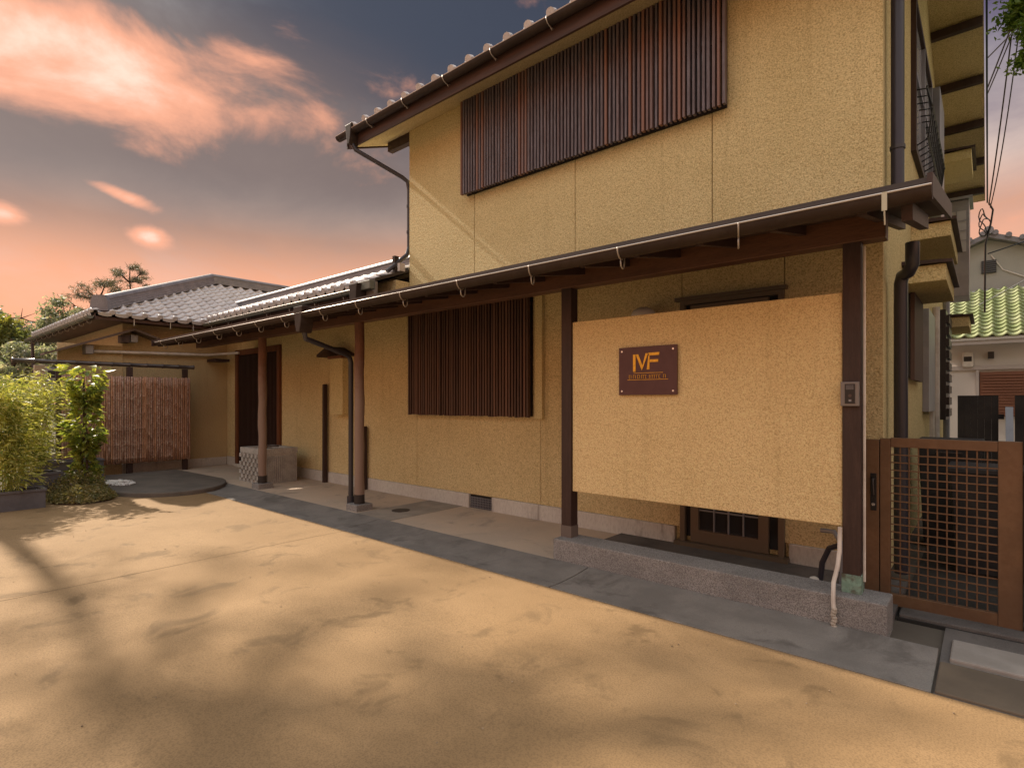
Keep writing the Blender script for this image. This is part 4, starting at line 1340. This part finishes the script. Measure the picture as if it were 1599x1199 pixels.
pc = [(.0, .0, 6.85, .34), (.35, .35, 6.65, .30), (-.3, -.3, 6.62, .28), (.25, -.35, 6.45, .32), (-.1, .45, 6.40, .34), (.1, .0, 6.25, .4), (-.4, -.5, 6.15, .3), (.3, .55, 6.05, .34), (0, -.2, 5.8, .4), (.1, .4, 5.5, .4)]
tree('pine_tree', (-26, 6.75, 0), 6.9, pc, L_PINE, 6000, .10, 'pine with a flat ragged top rising above the wing roof', 'pines behind the roof', trunk_r=.12, width=.14, flat=.35)
pc = [(.0, .2, 6.05, .5), (-.2, -.4, 5.75, .42), (.2, -.75, 5.45, .4), (0, .6, 5.8, .45), (.1, -.1, 5.4, .45), (0, -1.0, 5.1, .35), (.1, .5, 5.2, .5), (0, -.5, 4.8, .5)]
tree('pine_tree', (-26, 5.75, 0), 6.0, pc, L_PINE, 6000, .11, 'lower spreading pine behind the hip ridge end', 'pines behind the roof', trunk_r=.13, width=.14, flat=.4)
cc = [(-1.50, -.0, 6.05, .45), (-1.35, .2, 6.5, .55), (-1.45, -.2, 5.60, .32), (-1.1, 0, 7.1, .7), (-.6, .1, 7.8, .8), (-.6, -.2, 6.2, .8), (0, 0, 8.6, .8), (.3, .2, 7.3, 1.0), (-.8, .1, 5.5, .5), (.5, -.1, 6.2, .7)]
tree('conifer_tree', (1.97, 9.0, 0), 9.2, cc, L_CONI, 42000, .07, 'bright green dense tree reaching in above the alley', trunk_r=.16, width=.5, flat=.9)
# the tall tree that stands outside the picture and throws the dappled shade over the yard
TB = (-14.8, 1.15, 0)
sc_ = []
for gx, gy in ((-4.6, 1.6), (-3.9, 1.2), (-5.3, 2.3), (-3.6, 2.0), (-3.0, 1.65), (-2.7, 2.1), (-2.8, 1.05), (-1.6, 2.2), (-1.9, 3.0), (-3.8, 3.2), (-1.4, 3.15), (-.9, 3.1), (-.35, 3.3),
               (-1.65, 1.8), (-4.9, 1.0), (-4.0, .5), (-2.1, 1.4), (-.9, 2.4), (-1.3, 1.2), (-6.0, 1.2), (-.6, 1.5), (-3.2, .4), (-2.2, .3)):
    tt = 15.0
    while True:
        c = Vector((gx, gy, 0)) + sdir * tt
        dep = -c.x * .6534 + c.y * .757
        if (c.x * .757 + c.y * .6534) / dep < -1.02 or (c.z - 1.5) / dep > .82: break
        tt += .7
    sc_.append((c.x - TB[0], c.y - TB[1], c.z, random.uniform(.38, .66)))
tree('shade_tree', TB, 12.0, sc_, L_TREE, 1500, .15, 'tall thin-leaved tree beside the yard casting dappled shade', trunk_r=.2, width=.5, lean=(-.6, -.9), rise=-.1)

# ------------------------------------------------------------------ NEIGHBOURS beyond the alley
nb = thing('green_tiled_house', (2, 18, 0), 'low pale house with green glazed tile roof beyond the alley', 'house')
box('wall', WWALL, nb, -1.6, 7.0, 18.5, 20.6, 0, 3.1)
gp = math.atan(1.38 / 2.2)
r_ = MB().prism([(18.05, 3.0), (20.5, 4.53), (20.5, 4.6), (18.05, 3.06)], 'x', -1.7, 7.1).build('roof', WWALL, nb)
GT = tile_mesh('green_roof_tile', .265, .26, GTILE)
for i in range(11):
    for k in range(14):
        s = k * .205
        put('roof_tile', GT, (-1.35 + i * .265, 18.03 + s * math.cos(gp), 3.07 + s * math.sin(gp)), r_, rot=(gp + random.uniform(-.01, .01), 0, random.uniform(-.01, .01)))
m = MB()
for i in range(11, 31):
    for k in range(14):
        s = k * .205
        for f in GT.polygons:
            pass
for i in range(20 * 8 + 1):
    x = 1.43 + i * .265 / 8
    u = (i % 8) / 8
    zz = .048 * math.exp(-((u - .82) / .13) ** 2) - .02 * math.sin(math.pi * min(u / .7, 1))
    m.v += [(x, 18.03, 3.09 + zz), (x, 20.45, 3.09 + zz + 2.42 * math.tan(gp))]
m.f = [(2 * i, 2 * i + 2, 2 * i + 3, 2 * i + 1) for i in range(20 * 8)]
tag(m.build('roof_tiling', GTILE, r_, smooth=True), kind='stuff')
box('eave_board', mat('pale_eave', (.45, .40, .38), .7), nb, -1.7, 7.1, 18.08, 18.12, 2.9, 2.99)
box('wall_band', MATS['pale_eave'], nb, -1.6, 7.0, 18.44, 18.499, 2.28, 2.38)
w = box('window', SHUT, nb, -.18, .75, 18.42, 18.498, 1.1, 2.22)
for k in range(15): box('shutter_slat', SHUT, w, -.16, .73, 18.39, 18.418, 1.13 + k * .072, 1.175 + k * .072)
for x in (-.25, .76): box('window_frame', MATS['pale_eave'], w, x, x + .06, 18.40, 18.498, 1.05, 2.27)
mt = MB().box(-.52, -.30, 18.38, 18.498, 2.35, 2.75).build('meter', PVC, nb, bevel=.03)
box('meter_dial', BLACK, mt, -.49, -.33, 18.37, 18.379, 2.5, 2.62)
box('wall_lamp', BLACK, nb, -.02, .10, 18.36, 18.498, 2.55, 2.72)
gn = thing('grey_gable_house', (3, 22, 0), 'grey rendered house with tiled gable rising behind the green roof', 'house')
MB().prism([(-3.2, 0), (-3.2, 4.7), (0, 6.05), (3.2, 4.7), (3.2, 0)], 'y', 20.7, 27).build('wall', GWALL, gn)
for s in (-1, 1):
    a = MB()
    a.prism([(0, 6.06), (s * 3.6, 4.54), (s * 3.6, 4.68), (0, 6.2)], 'y', 20.4, 27.3)
    rf = a.build('roof', TILER, gn)
    for k in range(13):
        f = (k + .5) / 13
        MB().tube([(s * 3.6 * f, 20.33, 6.22 - 1.52 * f), (s * 3.6 * f, 20.60, 6.22 - 1.52 * f)], .07, 8).build('verge_tile', TILER, rf)
MB().tube([(0, 20.3, 6.24), (0, 27, 6.24)], .11, 10).build('ridge', TILER, gn)
lv = box('louvre', BLACK, gn, -.16, .16, 20.66, 20.698, 5.1, 5.46)
for k in range(6): box('louvre_slat', mat('louvre_grey', (.08, .08, .085), .5) if k == 0 else MATS['louvre_grey'], lv, -.15, .15, 20.63, 20.658, 5.12 + k * .056, 5.15 + k * .056)
MB().tube([(.05, 20.68, 5.6), (.3, 20.68, 5.15), (1.6, 20.67, 4.4)], .018, 6).build('wall_cable', PVC, gn)

for i, (a, b_, y, lab) in enumerate(((-.30, .14, 9.0, 'dark corrugated fence panel standing in the alley behind the gate'), (.24, 1.5, 9.1, 'second dark fence panel at the picture edge behind the gate'))):
    t = thing('fence_panel', ((a + b_) / 2, y, 0), lab, 'fence panel', 'dark panels in the alley')
    k = a
    me = MB().box(0, .0645, -.012, .012, .05, 1.56).mesh('panel_board', BLACKP)
    while k < b_ - .05:
        put('panel_board', me, (k, y + random.uniform(-.004, .004), 0), t)
        k += .065
    for z in (.4, 1.3): box('panel_rail', BLACKP, t, a, b_, y + .014, y + .04, z - .03, z + .03)
tag(MB().add([(.15, 8.2, .0), (.22, 8.2, 0), (.22, 8.9, 1.42), (.15, 8.9, 1.42), (.15, 8.25, 0), (.22, 8.25, 0), (.22, 8.95, 1.42), (.15, 8.95, 1.42)],
             [(0, 1, 2, 3), (7, 6, 5, 4), (0, 4, 5, 1), (1, 5, 6, 2), (2, 6, 7, 3), (3, 7, 4, 0)]).build('leaning_board', GREYAL), 'grey board leaning between the two dark panels', 'board')
t = tag(MB().box(3.3, 3.5, 5.6, 17.6, 0, 8.2).build('unseen_shade_wall', GWALL), 'plain grey unseen wall added to shade the alley and house flank', 'wall')  # out-of-view wall, added tall to cut sky light on the house flank
for i, (x, y, w_, h_, lab) in enumerate(((.05, 6.35, .62, .95, 'dark lidded storage bin just behind the lattice gate'), (-.30, 7.3, .5, 1.12, 'taller dark storage bin farther along the alley'), (.75, 7.0, .6, 1.05, 'dark storage bin by the picture edge in the alley'))):
    t = thing('storage_bin', (x, y, 0), lab, 'bin', 'dark bins in the alley')
    MB().add([(x - w_ * .42, y - .22, .02), (x + w_ * .42, y - .22, .02), (x + w_ * .42, y + .22, .02), (x - w_ * .42, y + .22, .02),
              (x - w_ / 2, y - .27, h_ - .08), (x + w_ / 2, y - .27, h_ - .08), (x + w_ / 2, y + .27, h_ - .08), (x - w_ / 2, y + .27, h_ - .08)],
             [(0, 3, 2, 1), (4, 5, 6, 7), (0, 1, 5, 4), (1, 2, 6, 5), (2, 3, 7, 6), (3, 0, 4, 7)]).build('bin_body', BLACKP, t, bevel=.012)
    box('bin_lid', BLACKP, t, x - w_ / 2 - .02, x + w_ / 2 + .02, y - .29, y + .29, h_ - .078, h_ - .02, bevel=.015)
    MB().tube([(x - .1, y - .30, h_ - .14), (x - .1, y - .33, h_ - .14), (x + .1, y - .33, h_ - .14), (x + .1, y - .30, h_ - .14)], .01, 6).build('bin_handle', BLACK, t)

# ------------------------------------------------------------------ OVERHEAD CABLES
def cable(p, q, sag, r, label):
    p, q = Vector(p), Vector(q)
    pts = [p.lerp(q, k / 16) - Vector((0, 0, sag * 4 * (k / 16) * (1 - k / 16))) for k in range(17)]
    tag(MB().tube(pts, r, 5).build('overhead_cable', BLACK), label, 'cable', 'overhead cables by the house corner')


A0 = (.0, 14.0, 5.25)
cable(A0, (.26, 11.2, 7.0), .10, .011, 'cable rising steeply from the house corner towards the green tree')
cable((.02, 14.05, 5.2), (.34, 11.2, 7.0), .25, .009, 'slacker cable beside the steep one at the house corner')
cable((XR + .02, 12.6, 6.9), (.9, 9.4, 8.4), .05, .012, 'thick bundled cable from the roof edge to the green tree')
cable((XR + .02, 12.6, 6.8), (.9, 9.4, 8.2), .08, .010, 'lower strand of the bundle from the roof edge')
cable((-.02, 14.2, 4.35), (4.2, 15, 5.85), .06, .012, 'cable crossing the orange sky above the grey gable')
cable((-.2, 19.0, 4.0), (4.2, 17.5, 6.6), .05, .012, 'cable slanting down across the grey gable wall')
cable((XR + .02, 13.0, 7.6), (3, 10, 9.2), .05, .012, 'highest cable across the purple sky')
b = MB()
for k in range(3):
    pts = []
    for i in range(20):
        a = i / 19 * 6.283
        pts.append((-.06 + (.07 + .03 * math.sin(a * 2 + k)) * math.cos(a + .4 * k), 14.1 + .06 * k + .05 * math.sin(a * 3), 4.85 + (.20 + .05 * math.cos(a * 2 + k)) * math.sin(a) + .08 * k))
    b.tube(pts, .010, 5)
b.tube([(.0, 14.05, 5.3), (.06, 14.05, 5.15), (.03, 14.05, 4.9), (-.05, 14.05, 4.5), (-.06, 14.05, 3.2)], .016, 6)
tag(b.build('cable_coil', BLACK), 'looped coil of black cable hanging at the back eave corner', 'cable')
